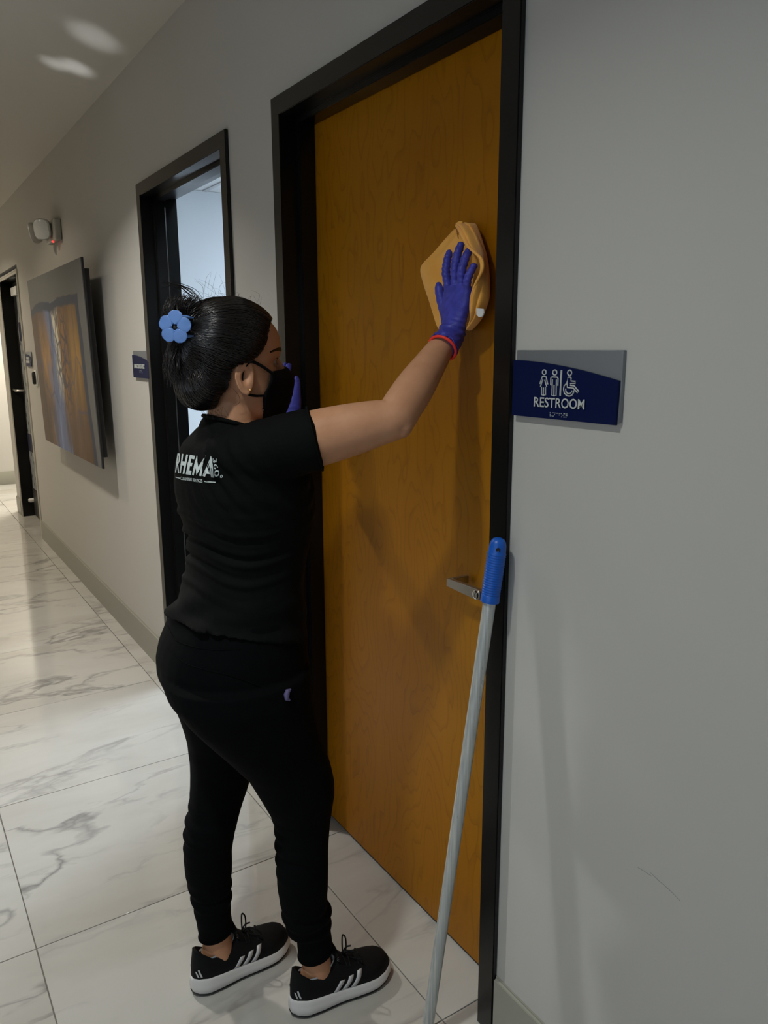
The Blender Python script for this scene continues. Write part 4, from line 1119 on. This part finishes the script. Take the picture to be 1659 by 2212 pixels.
# tuft above the clip, loose ends below it, fly-aways
SG = []
def loose(start, pts, r, spread):
    P = [Vector(start)]
    for p in pts: P.append(HC + Vector(p) + Vector([random.gauss(0, spread) for _ in range(3)]))
    Q = [Vector(q) for q in catmull(P, 5)]
    SG.append(strand_geo(Q, r))
for k in range(420):
    x = random.uniform(-0.02, 0.035); s0 = hl(0.012+x*0.4, -0.106+random.uniform(-0.012,0.012), 0.055+random.uniform(-0.01,0.02))
    up = random.uniform(0.5, 1.0); lean = random.uniform(-0.028, 0.014)
    loose(s0, [(0.012+x*0.8, -0.110+lean*0.4, 0.055+0.035*up), (0.012+x, -0.110+lean, 0.060+0.056*up), (0.012+x*1.1+random.gauss(0,0.008), -0.104+lean*1.3+0.01*up, 0.064+0.068*up)], random.uniform(0.0006, 0.0013), 0.003)
for k in range(200):
    x = random.uniform(-0.025, 0.03); dn = random.uniform(0.4, 1.0)
    s0 = hl(0.015+x*0.5, -0.112+random.uniform(-0.012,0.01), 0.045+random.uniform(-0.01,0.01))
    loose(s0, [(0.012+x*0.8, -0.126, 0.036-0.012*dn), (0.010+x, -0.130-0.012*random.random(), 0.028-0.034*dn), (0.010+x, -0.120-0.022*random.random(), 0.020-0.060*dn)], random.uniform(0.0005, 0.0009), 0.004)
for k in range(46):
    a = random.uniform(-0.7, 0.9)
    s0 = hl(random.uniform(-0.03, 0.05), -0.075+random.uniform(-0.02, 0.12), 0.118)
    dy = random.uniform(-0.045, 0.03); hgt = random.uniform(0.010, 0.060)*(1.0 if s0.y < HC.y-0.03 else 0.35)
    loose(s0, [(s0.x-HC.x, s0.y-HC.y+dy*0.3, 0.122+hgt*0.5), (s0.x-HC.x+random.gauss(0,0.01), s0.y-HC.y+dy, 0.124+hgt)], 0.00022, 0.006)
for k in range(9):   # long curved locks arching back over the clip
    s0 = hl(random.uniform(0, 0.03), -0.066, 0.118)
    loose(s0, [(0.01, -0.088, 0.138), (0.012, -0.116, 0.150), (0.015, -0.146, 0.150+random.gauss(0, 0.004))], random.uniform(0.0004, 0.0011), 0.004)
for k in range(26):  # wisps at the nape
    s0 = hl(random.uniform(0.0, 0.06), random.uniform(-0.085, -0.035), -0.080)
    loose(s0, [(s0.x-HC.x, s0.y-HC.y+random.uniform(-0.01, 0.02), -0.094), (s0.x-HC.x, s0.y-HC.y+random.uniform(-0.02, 0.03), -0.102-random.random()*0.01)], 0.00025, 0.003)
loose(hl(0.060, -0.032, -0.045), [(0.064, -0.022, -0.058), (0.062, -0.020, -0.070), (0.060, -0.030, -0.078)], 0.0005, 0.0005)
V, Fc = merge_geo(SG)
st = attach(new_obj('loose_hair', V, Fc, M['strand'], None, True), hair); st['kind'] = 'stuff'
# flower claw clip
clip = bpy.data.objects.new('hair_clip', None); COL.objects.link(clip); attach(clip, person); clip['label'] = 'blue five-petalled flower hair claw'
CN = Vector((0.80, -0.60, 0.02)).normalized()          # flower faces back and to the side
cu = Vector((0, 0, 1)) - CN*CN.z; cu.normalize(); cv = cu.cross(CN)
FC = onD(377.5, 706.5, 1.438)
for k in range(5):
    a = radians(84) + 2*pi*k/5
    dr = cu*sin(a) + cv*cos(a); tn = CN.cross(dr)
    rings = []
    for i in range(9):
        t = i/8; dist = 0.0052 + 0.0255*t
        wd = 0.0128*sqrt(max(0.0, 1-((t-0.52)/0.50)**2))*(0.92) + 0.0020
        row = []
        for j in range(12):
            b = 2*pi*j/12
            lift = -0.0035*t*t + 0.0030*(cos(b))**2*t
            row.append(FC + dr*dist + tn*(wd*cos(b)) + CN*(lift + 0.0022*sin(b)))
        rings.append(row)
    V, Fc = loft(rings)
    o = new_obj('petal', V, Fc, M['clip'], None, True, 70); attach(o, clip)
V, Fc = lathe_geo([(0.0065,-0.003),(0.0080,-0.003),(0.0080,0.0012),(0.0072,0.0022),(0.0060,0.0012),(0.0060,-0.003)], FC, CN, 24)
attach(new_obj('flower_ring', V, Fc, M['clip'], None, True, 50), clip)
V, Fc = lathe_geo([(0.0,-0.002),(0.0062,-0.002),(0.0062,-0.001),(0.0,-0.001)], FC, CN, 20)
attach(new_obj('flower_centre', V, Fc, M['black'], None, True), clip)
for dz in (0.016, -0.014):
    attach(tube('claw_tooth', [FC - CN*0.004 + cu*dz, FC - CN*0.010 + cu*dz*1.3 - cv*0.012, FC - CN*0.022 + cu*dz*1.2 - cv*0.026], [0.004,0.0035,0.001], M['clip'], None, 8), clip)
    attach(tube('claw_tooth', [FC - CN*0.004 + cu*dz, FC - CN*0.012 + cu*dz*1.2 + cv*0.018, FC - CN*0.024 + cu*dz*1.1 + cv*0.029], [0.004,0.0035,0.001], M['clip'], None, 8), clip)

# ------------------------------------------------------------------ gloved hands
def hand_parts(side, tips):
    """local frame: z to the fingers, +y palm, thumb at -x (side=1)"""
    s = side
    palm = loft([ell((0.000*s, 0.000, -0.012), 0.0275, 0.0205, 24, 2.2), ell((0, 0.000, 0.008), 0.0295, 0.0200, 24, 2.2), ell((-0.002*s, 0.001, 0.030), 0.0365, 0.0185, 24, 2.4), ell((-0.001*s, 0.001, 0.055), 0.0410, 0.0165, 24, 2.6), ell((0.000, 0.000, 0.078), 0.0425, 0.0145, 24, 2.8), ell((0.001*s, 0.000, 0.092), 0.0400, 0.0115, 24, 2.8)])
    P = [palm]
    bases = [(-0.0295, 0.086), (-0.0095, 0.091), (0.0110, 0.088), (0.0300, 0.078)]
    for (bx, bz), tip in zip(bases, tips[:4]):
        b = Vector((bx*s, 0.001, bz-0.012)); t = Vector((tip[0]*s, tip[1], tip[2]))
        k1 = b.lerp(t, 0.50) + Vector((0, -0.006-tip[3], 0)); k2 = b.lerp(t, 0.78) + Vector((0, -0.004-tip[3]*0.7, 0))
        r = tip[4]
        P.append(limb_smooth([b, b.lerp(k1, 0.5), k1, k2, k2.lerp(t, 0.72), t], [r*1.10, r*1.02, r*1.04, r*0.96, r*0.84, r*0.36], 6, 16))
    tt = tips[4]; t = Vector((tt[0]*s, tt[1], tt[2]))
    P.append(limb_smooth([Vector((-0.018*s, 0.006, 0.012)), Vector((-0.036*s, 0.007, 0.034)), Vector((-0.056*s, 0.004, 0.062)), t.lerp(Vector((-0.056*s, 0.004, 0.062)), 0.3), t], [0.013, 0.0140, 0.0112, 0.0100, 0.0045], 6, 16))
    return P
def place(parts, Mx): return [([Mx @ Vector(v) for v in V], F) for V, F in parts]
def glove(name, side, tips, W, rot, fore, label):
    Mx = Matrix.Translation(W) @ rot.to_4x4()
    parts = place(hand_parts(side, tips), Mx)
    up = rot @ Vector((0, 0, 1)); f = fore.normalized()
    # cuff: from the wrist down the forearm
    c = [W + up*0.012, W, W - (up*0.4+f*0.6).normalized()*0.016, W - (up*0.3+f*0.7).normalized()*0.016 - f*0.014, W - (up*0.3+f*0.7).normalized()*0.016 - f*0.030]
    parts.append(tube_geo([Vector(p) for p in c], [0.0275, 0.0285, 0.0295, 0.0305, 0.0320], 24))
    V, Fc = voxel(parts, 0.0021, 5, 0.5)
    def gw(v, n):
        l = Mx.inverted() @ Vector(v); d = 0.0
        d += 0.0011*sin((l.z + 0.25*l.x)*2*pi/0.0125 + 3*mnoise.noise(l*40))*math.exp(-((l.z-0.0)/0.030)**2)
        d += 0.0005*sin((l.z*0.7 - 0.9*l.x)*2*pi/0.016 + 2.5*mnoise.noise(l*50))*math.exp(-((l.z-0.055)/0.035)**2)
        d += 0.0006*sin(l.z*2*pi/0.011 + 4*mnoise.noise(l*60))*(1 if l.z > 0.09 else 0)
        return d
    V = wrinkle(V, Fc, gw)
    g = attach(new_obj(name, V, Fc, M['glove'], None, True), person); g['label'] = label
    rim = c[-1]; a = f.orthogonal().normalized(); b = f.cross(a)
    pts = [rim + a*0.0318*cos(2*pi*k/36) + b*0.0318*sin(2*pi*k/36) + f*0.003*sin(6*2*pi*k/36) for k in range(36)]
    attach(tube('cuff_bead', pts, 0.0014, M['glove'], None, 8, True), g)
    return g, rim, f
WH = onY(977, 716, 0.022)
rotR = Matrix.Rotation(radians(3), 3, 'Y') @ Matrix.Rotation(radians(-7), 3, 'X')
tipsR = [(-0.051, 0.004, 0.168, 0.004, 0.0090), (-0.014, 0.004, 0.183, 0.004, 0.0094), (0.0145, 0.004, 0.168, 0.004, 0.0092), (0.041, 0.004, 0.138, 0.004, 0.0084), (-0.0740, 0.000, 0.101)]
gR, rimR, fR = glove('glove', 1, tipsR, WH, rotR, (WRR-ELR), 'violet blue glove on the hand pressing the orange cloth')
a = fR.orthogonal().normalized(); b = fR.cross(a); BC = rimR - fR*0.006
attach(tube('wrist_band', [BC + a*0.0300*cos(2*pi*k/40) + b*0.0300*sin(2*pi*k/40) for k in range(40)], 0.0030, M['red'], None, 10, True), person)['label'] = 'red elastic wrist band'
WL = onY(627, 914, -0.045)
rotL = Matrix.Rotation(radians(-25), 3, 'Y') @ Matrix.Rotation(radians(-6), 3, 'X')
tipsL = [(-0.036, 0.004, 0.165, 0.004, 0.0095), (-0.010, 0.004, 0.178, 0.004, 0.0100), (0.0135, 0.004, 0.164, 0.004, 0.0098), (0.038, 0.004, 0.136, 0.004, 0.0088), (-0.070, 0.004, 0.112)]
gL, rimL, fL = glove('glove', -1, tipsL, WL, rotL, (WRL-ELL), 'violet blue glove on the hand braced against the black frame')
# small white print on the chest side of the shirt, just seen past the neck
# ------------------------------------------------------------------ shoes
M['upper'] = simple('black_mesh_upper', (0.0035, 0.0035, 0.0038, 1), 0.75, nscale=700, nstr=0.5, ndist=0.001, spec=0.2)
M['midsole'] = simple('white_foam_midsole', (0.66, 0.64, 0.62, 1), 0.55, nscale=40, nstr=0.06)
M['outsole'] = simple('black_rubber_outsole', (0.010, 0.010, 0.010, 1), 0.6, nscale=120, nstr=0.2)
M['stripe'] = simple('white_stripe', (0.56, 0.55, 0.55, 1), 0.5, nscale=200, nstr=0.05)
M['sock'] = simple('pale_grey_sock', (0.42, 0.45, 0.48, 1), 0.9, nscale=700, nstr=0.4)
SL = 0.270
OY = [0.0, 0.012, 0.035, 0.07, 0.12, 0.16, 0.19, 0.215, 0.24, 0.258, 0.267, 0.270]
OWl = [0.006, 0.020, 0.031, 0.0345, 0.036, 0.042, 0.0455, 0.0450, 0.037, 0.024, 0.012, 0.003]
OWm = [0.006, 0.020, 0.030, 0.0325, 0.031, 0.036, 0.0425, 0.0445, 0.040, 0.029, 0.017, 0.004]
def outline(n=72, inset=0.0):
    pts = []
    half = n//2
    for k in range(n):
        if k < half: q = k/half; side = 1
        else: q = 1 - (k-half)/half; side = -1
        y = SL*(0.5-0.5*cos(pi*q))
        wd = np.interp(y, OY, OWl if side > 0 else OWm)
        pts.append(Vector((side*max(0.0, wd-inset), min(SL-inset, max(inset, y)), 0)))
    return pts
def zbot(y): return 0.004 + 0.012*max(0, (y-0.20)/0.07)**2 + 0.008*max(0, (0.035-y)/0.035)**2
def ztop(y): return np.interp(y, [0.0, 0.04, 0.10, 0.17, 0.22, 0.27], [0.050, 0.046, 0.041, 0.036, 0.033, 0.036])
def shoe_geo():
    n = 72; G = {}
    def ring(ins, f): return [Vector((p.x, p.y, f(p.y))) for p in outline(n, ins)]
    G['outsole'] = loft([ring(0.006, lambda y: max(0.0, zbot(y)-0.004)), ring(0.001, lambda y: zbot(y)-0.002), ring(-0.0008, lambda y: zbot(y)+0.001), ring(0.002, lambda y: zbot(y)+0.0022)])
    mid = lambda q: (lambda y: zbot(y)+0.002 + (ztop(y)-zbot(y)-0.002)*q)
    G['midsole'] = loft([ring(0.002, mid(0.0)), ring(-0.001, mid(0.12)), ring(-0.0035, mid(0.35)), ring(-0.0025, mid(0.55)), ring(-0.0005, mid(0.72)), ring(0.0000, mid(0.90)), ring(0.003, mid(1.0))])
    # upper
    bot = [Vector((p.x, p.y, ztop(p.y)-0.003)) for p in outline(n, 0.0035)]
    top = []
    for k in range(n):
        q = k/(n/2) if k < n/2 else 2 - k/(n/2)
        side = 1 if k < n/2 else -1
        a = pi*q
        y = 0.066 - 0.056*cos(a); x = side*0.0265*abs(sin(a))**0.8
        z = np.interp(y, [0.010, 0.022, 0.045, 0.070, 0.095, 0.122], [0.121, 0.110, 0.092, 0.087, 0.095, 0.112])
        top.append(Vector((x, y, z)))
    HH = [0, .03, .12, .30, .64, .90, 1.0]; ZZ = [0, .22, .37, .48, .66, .90, 1.0]
    rings = []
    for i in range(17):
        h = (i/16)**1.45; zf = np.interp(h, HH, ZZ)
        rings.append([Vector((b.x+(t.x-b.x)*h, b.y+(t.y-b.y)*h, b.z+(t.z-b.z)*(zf if True else h))) + Vector((0.004*math.copysign(1, b.x)*sin(pi*zf) if abs(b.x) > 0.01 else 0, 0, 0)) for b, t in zip(bot, top)])
    # padded collar rolls inward
    c = Vector((0, 0.066, 0))
    inn = [Vector((c.x+(p.x-c.x)*0.86, c.y+(p.y-c.y)*0.90, p.z+0.001)) for p in top]
    inn2 = [Vector((c.x+(p.x-c.x)*0.80, c.y+(p.y-c.y)*0.84, p.z-0.022)) for p in top]
    G['upper'] = loft(rings + [inn, inn2])
    return G
SG_ = shoe_geo()
def build_shoe(name, heel, ang, an, label):
    Mx = Matrix.Translation(heel) @ Matrix.Rotation(ang, 4, 'Z')
    sh = bpy.data.objects.new(name, None); COL.objects.link(sh); attach(sh, person); sh['label'] = label
    def add(nm, V, Fc, mat, sharp=45): 
        return attach(new_obj(nm, [Mx @ Vector(v) for v in V], Fc, mat, None, True, sharp), sh)
    up = add('upper', *SG_['upper'], M['upper'], 60)
    add('midsole', *SG_['midsole'], M['midsole'], 60)
    add('outsole', *SG_['outsole'], M['outsole'], 40)
    ub = BVHTree.FromPolygons(*SG_['upper'])
    def proj_side(y, z, side):
        h = ub.ray_cast(Vector((side*0.12, y, z)), Vector((-side, 0, 0)))
        return h[0] + Vector((side*0.0012, 0, 0)) if h[0] is not None else None
    for side in (1, -1):
        for k in range(3):
            y0 = 0.098 + k*0.0215; ht = (0.026, 0.030, 0.034)[k]; zb = ztop(y0) + 0.001
            V = []; ok = True
            for i in range(7):
                t = i/6
                for e in (0, 0.0128):
                    p = proj_side(y0 + e + 0.022*t*(ht/0.036), zb + ht*t, side)
                    if p is None: ok = False; break
                    V.append(p)
                if not ok: break
            m = len(V)//2
            if m > 1:
                V = V[:m*2]; Fc = [(2*i, 2*i+1, 2*i+3, 2*i+2) for i in range(m-1)]
                o = add('side_stripe', V, Fc, M['stripe']); o.modifiers.new('s', 'SOLIDIFY').thickness = 0.0006
        for k in range(2):
            y0 = 0.020 - k*0.0095; V = []
            for i in range(5):
                t = i/4; z = 0.055 + 0.022*t*(1-0.25*k)
                for e in (0, 0.0055):
                    d = Vector((side*0.75, -0.66, 0)).normalized()
                    h = ub.ray_cast(Vector((side*0.018, y0+e-0.008*t, z)) + d*0.08, -d)
                    if h[0] is not None: V.append(h[0] + d*0.0011)
            m = len(V)//2
            if m == 5: add('heel_stripe', V, [(2*i, 2*i+1, 2*i+3, 2*i+2) for i in range(m-1)], M['stripe'])
    # tongue
    V, Fc = loft([[Vector((wd*cos(2*pi*k/20), y + 0.006*sin(2*pi*k/20), z + 0.004*sin(2*pi*k/20))) for k in range(20)] for wd, y, z in ((0.022,0.150,0.076),(0.023,0.132,0.096),(0.024,0.121,0.113),(0.022,0.115,0.127),(0.012,0.113,0.133))])
    tg = add('tongue', V, Fc, M['upper'])
    for k in range(3):
        V = [Mx @ Vector((0.0235 - 0.0055*e + 0.0008, 0.1125 + 0.002*i + 0.0055*(1-i), 0.111 + k*0.0045 - 0.001*e + 0.0032*i)) for i in (0, 1) for e in (0, 1)]
        attach(new_obj('tongue_mark', V, [(0, 1, 3, 2)], M['stripe']), tg)
    # laces
    for k in range(4):
        y = 0.135 + k*0.016; pts = []
        for i in range(9):
            x = -0.026 + 0.052*i/8
            h = ub.ray_cast(Vector((x, y + 0.004*((-1)**k)*(i-4)/4, 0.2)), Vector((0, 0, -1)))
            if h[0] is not None: pts.append(Mx @ (h[0] + Vector((0, 0, 0.002))))
        if len(pts) > 3: attach(tube('lace', pts, 0.0021, M['upper'], None, 8), sh)
    bow = Vector((0.0, 0.140, 0.102))
    def lace(P): attach(tube('lace', [Mx @ (bow + Vector(p)) for p in catmull(P, 6)], 0.0019, M['upper'], None, 8), sh)
    lace([(0,0,0), (0.016,0.010,0.018), (0.032,0.024,0.014), (0.032,0.034,-0.004), (0.016,0.022,-0.008), (0,0,0)])
    lace([(0,0,0), (-0.010,0.004,0.022), (-0.026,0.014,0.028), (-0.034,0.026,0.008), (-0.018,0.018,-0.008), (0,0,0)])
    lace([(0,0,0), (0.008,-0.004,0.014), (0.010,0.004,0.026), (0.016,0.014,0.030)])
    attach(lathe('lace_knot', [(0.0,-0.004),(0.004,-0.003),(0.005,0.0),(0.004,0.003),(0.0,0.004)], Mx @ bow, (1,0,0), M['upper'], seg=10), sh)
    # short sock
    def sring(sc, dz_):
        out = []
        for k in range(36):
            a = 2*pi*k/36; y = 0.066 - 0.056*cos(a)*sc; x = 0.0265*math.copysign(abs(sin(a))**0.8, sin(a))*sc
            z = np.interp(y, [0.010, 0.022, 0.045, 0.070, 0.095, 0.122], [0.100, 0.096, 0.092, 0.0925, 0.101, 0.116])
            out.append(Mx @ Vector((x, y, z + dz_)))
        return out
    V, Fc = loft([sring(0.86, -0.025), sring(0.90, 0.0), sring(0.885, 0.0035), sring(0.85, 0.0025), sring(0.80, -0.025)], False, False)
    attach(new_obj('sock', V, Fc, M['sock'], None, True, 60), sh)
    return sh
build_shoe('shoe', Vector((-1.397, -0.368, 0.0)), radians(-2), ANR, 'black running shoe with white stripes on the near foot')
build_shoe('shoe', Vector((-1.580, -0.540, 0.0)), radians(5), ANL, 'black running shoe with white stripes on the far foot')

# ------------------------------------------------------------------ print on the back of the shirt
M['print'] = simple('white_screen_print', (0.52, 0.57, 0.56, 1), 0.55, nscale=80, nstr=0.05)
sbvh = BVHTree.FromPolygons(sV, sF)
kx, ky = 120/1659.0, 85/1175.0
def prt(x, y): return on_surf(sbvh, 370 + x*kx, 970 + y*ky, 0.0016)
LET = [[(205,140),(240,140),(168,700),(135,700)], [(225,138),(266,138),(274,205),(230,205)], [(252,140),(284,165),(277,335),(252,420),(232,400),(240,320),(247,195)], [(192,395),(248,390),(236,455),(185,458)], [(192,470),(222,450),(264,718),(225,718)],
       [(335,150),(382,155),(306,722),(275,720)], [(468,170),(526,178),(412,746),(360,740)], [(316,375),(456,387),(440,507),(293,490)],
       [(575,180),(632,187),(538,768),(455,750)], [(575,180),(735,212),(705,315),(560,290)], [(515,408),(656,430),(630,532),(500,505)], [(485,638),(628,660),(605,774),(455,750)],
       [(785,192),(796,230),(792,400),(745,560),(716,430)], [(716,430),(760,520),(692,790),(640,770)], [(768,330),(796,400),(816,548),(766,782),(742,545)], [(1040,205),(1002,300),(970,445),(880,592),(766,782),(816,548)], [(978,425),(945,560),(952,640),(912,812),(845,800),(892,590)],
       [(1192,205),(1162,480),(1032,822),(950,800),(1062,540)], [(1192,205),(1216,330),(1285,852),(1205,835),(1148,470)], [(1100,640),(1232,650),(1242,757),(1062,747)],
       [(150,825),(275,858),(275,886),(150,852)], [(990,950),(1325,985),(1325,1016),(990,980)]]
V = []; Fc = []
def add_poly(poly):
    # split into a small grid-like fan so it follows the fabric
    c = (sum(p[0] for p in poly)/len(poly), sum(p[1] for p in poly)/len(poly))
    P = []
    for i in range(len(poly)):
        a, b = poly[i], poly[(i+1) % len(poly)]
        for s in range(4): P.append((a[0]+(b[0]-a[0])*s/4, a[1]+(b[1]-a[1])*s/4))
    base = len(V); pc = prt(*c)
    if pc is None: return
    W = [prt(*p) for p in P]
    mids = [prt((p[0]+c[0])/2, (p[1]+c[1])/2) for p in P]
    if any(q is None for q in W+mids): return
    V.append(pc); V.extend(W); V.extend(mids); n = len(P)
    for i in range(n):
        j = (i+1) % n
        Fc.append((base+1+i, base+1+j, base+1+n+j, base+1+n+i)); Fc.append((base, base+1+n+i, base+1+n+j))
for p in LET: add_poly(p)
def add_text(body, quad, bold=0.0, res=2):
    tv, tf = text_geo(body, 1.0, 0.0, bold, 'LEFT', 1.0, res)
    xs = [v.x for v in tv]; ys = [v.y for v in tv]; x0, x1, y0, y1 = min(xs), max(xs), min(ys), max(ys)
    base = len(V); q = [np.array(p, float) for p in quad]  # bl, br, tr, tl
    for v in tv:
        u = (v.x-x0)/(x1-x0); w_ = (v.y-y0)/(y1-y0)
        p = (1-w_)*((1-u)*q[0]+u*q[1]) + w_*((1-u)*q[3]+u*q[2])
        s_ = prt(*p)
        V.append(s_ if s_ is not None else Vector((0,0,0)))
    if any(v.length == 0 for v in V[base:]):
        del V[base:]; return
    for f in tf: Fc.append(tuple(i+base for i in f))
add_text('CLEANING SERVICES', [(292,915),(942,1008),(938,905),(292,822)], 0.02)
add_text('3', [(1240,285),(1240,425),(1382,400),(1372,268)])
add_text('6', [(1262,455),(1268,612),(1400,590),(1395,450)])
add_text('0', [(1282,625),(1290,815),(1440,812),(1432,620)], 0.01)
ringp = [(1500+36*cos(a), 815+46*sin(a)) for a in [2*pi*k/16 for k in range(16)]]; ring2 = [(1500+15*cos(a), 815+20*sin(a)) for a in [2*pi*k/16 for k in range(16)]]
base = len(V); W = [prt(*p) for p in ringp+ring2]
if all(q is not None for q in W):
    V += W; Fc += [(base+i, base+(i+1) % 16, base+16+(i+1) % 16, base+16+i) for i in range(16)]
pt = attach(new_obj('printed_lettering', V, Fc, M['print']), shirt); pt['label'] = 'white RHEMA 360 cleaning services print'
# small white badge just visible past the neck
bp = [onX(x, y, -1.470) for x, y in ((568,918),(594,918),(594,903),(584,903),(568,911))]
nrm = Vector((0.8, 0.5, 0.3)).normalized()
V = [p - nrm*0.012 for p in bp] + [p - nrm*0.014 for p in bp]; n = 5
attach(new_obj('chest_badge', V, [tuple(range(n)), tuple(reversed(range(n, 2*n)))] + [(i, n+i, n+(i+1) % n, (i+1) % n) for i in range(n)], M['white_plastic']), shirt)

# ------------------------------------------------------------------ orange cloth under the hand
def mf():
    t = MT('orange_microfibre'); v = t.coords('Object'); a = t.noise(v, 700, 3); b = t.noise(v, 18, 3)
    t.l(t.ramp(b, [(0.3, (0.84, 0.38, 0.065, 1)), (0.7, (0.93, 0.47, 0.10, 1))]), t.b.inputs['Base Color'])
    t.set(Roughness=0.95); t.b.inputs['Sheen Weight'].default_value = 0.25; t.b.inputs['Specular IOR Level'].default_value = 0.1
    t.bump(a, 0.6, 0.0012); return t.m
M['mf'] = mf()
cloth = tag(empty('cleaning_cloth', onY(985, 600, 0.08)), 'folded orange microfibre cloth pressed flat on the wooden door', 'cloth')
# flat part against the door: rows from top to bottom (left px, right px, row)
rows = [(984,1003,496),(970,1022,512),(955,1032,528),(940,1040,545),(922,1046,562),(908,1050,579),(914,1052,600),(920,1053,622),(928,1052,644),(934,1048,664),(939,1042,682),(944,1034,698),(950,1020,712)]
nc = 22; V = []
for i, (l, r, y) in enumerate(rows):
    for k in range(nc):
        u = k/(nc-1); x = l+(r-l)*u
        bulge = 0.010*math.exp(-((u-0.10)/0.16)**2)*math.exp(-((y-600)/60)**2) + 0.004*sin(u*9 + y*0.05) * (1-u)
        V.append(onY(x, y, 0.0835 - abs(bulge) - 0.002))
Fc = [(i*nc+k, i*nc+k+1, (i+1)*nc+k+1, (i+1)*nc+k) for i in range(len(rows)-1) for k in range(nc-1)]
o = new_obj('flat_layer', V, Fc, M['mf'], None, True); m_ = o.modifiers.new('ss', 'SUBSURF'); m_.levels = 1; m_.render_levels = 2
m_ = o.modifiers.new('s', 'SOLIDIFY'); m_.thickness = 0.0040; m_.offset = -1; adopt(cloth, o)
# folded flap curling over the little-finger side
lip = catmull([(986,488),(994,500),(1004,520),(1014,535),(1030,549),(1041,562),(1043,580),(1034,600),(1024,622),(1018,645),(1017,668),(1018,690),(1012,712)], 4)
rgt = catmull([(1004,482),(1016,486),(1030,506),(1038,526),(1046,548),(1051,565),(1054,585),(1056,606),(1057,628),(1055,648),(1048,668),(1038,690),(1016,714)], 4)
dpl = np.interp(np.linspace(0, 1, len(lip)), [0, 0.12, 0.35, 0.6, 0.85, 1], [0.050, 0.022, 0.006, 0.008, 0.020, 0.045])
def flap(name, lip, rgt, y_l, y_r, waves, th):
    V = []; nn = 16
    for i in range(len(lip)):
        A = onY(lip[i][0], lip[i][1], y_l[i]); B = onY(rgt[i][0], rgt[i][1], y_r); Cc = onY(rgt[i][0]-3, rgt[i][1], 0.0838)
        for k in range(nn):
            u = k/(nn-1)
            if u < 0.7: t = u/0.7; p = A.lerp(B, t) + Vector((0.25, -1, 0)).normalized()*(0.010*sin(pi*t) + waves*sin(t*13 + i*0.12))
            else: t = (u-0.7)/0.3; p = B.lerp(Cc, t)
            if p.y > 0.0838: p.y = 0.0838
            V.append(p)
    Fc = [(i*nn+k, i*nn+k+1, (i+1)*nn+k+1, (i+1)*nn+k) for i in range(len(lip)-1) for k in range(nn-1)]
    o = new_obj(name, V, Fc, M['mf'], None, True); m_ = o.modifiers.new('s', 'SOLIDIFY'); m_.thickness = th; m_.offset = 0
    m_ = o.modifiers.new('ss', 'SUBSURF'); m_.levels = 1; m_.render_levels = 1; adopt(cloth, o)
flap('folded_flap', lip, rgt, dpl, 0.045, 0.0042, 0.0042)
lip2 = catmull([(1008,484),(1018,492),(1028,512),(1036,534),(1044,556),(1048,578),(1046,600),(1040,622),(1036,645),(1034,664),(1034,676)], 4)
rgt2 = catmull([(1024,483),(1030,488),(1038,508),(1045,530),(1051,552),(1055,574),(1057,598),(1058,622),(1056,645),(1050,664),(1040,678)], 4)
flap('inner_fold', lip2, rgt2, [0.040]*len(lip2), 0.062, 0.0014, 0.0032)
# rolled hem of the flap and the loop at the top
hem = [onY(p[0], p[1], d-0.001) for p, d in zip(lip, dpl)]
o = tube('rolled_hem', hem, 0.0030, M['mf'], None, 10); adopt(cloth, o)
V = []; loopc = catmull([(987,492,0.048),(984,484,0.040),(990,480,0.034),(998,482,0.036),(1002,492,0.046),(1006,506,0.060)], 6)
for p in loopc:
    for q in (0.0, 0.5, 1.0): V.append(onY(p[0]+4*q, p[1]+22*q, min(0.08, p[2]+0.018*q)))
Fc = [(i*3+k, i*3+k+1, i*3+4+k, i*3+3+k) for i in range(len(loopc)-1) for k in range(2)]
o = new_obj('top_loop', V, Fc, M['mf'], None, True); o.modifiers.new('s', 'SOLIDIFY').thickness = 0.0035; adopt(cloth, o)
tg = [onY(x, y, 0.020) for x, y in ((1029,666),(1043,667),(1044,676),(1041,684),(1034,685),(1029,679))]
V = tg + [p + Vector((0.001, 0.002, 0)) for p in tg]
o = new_obj('care_tag', V, [tuple(range(6)), tuple(reversed(range(6, 12)))] + [(i, 6+i, 6+(i+1) % 6, (i+1) % 6) for i in range(6)], M['white_plastic']); o['label'] = 'white care tag'; adopt(cloth, o)
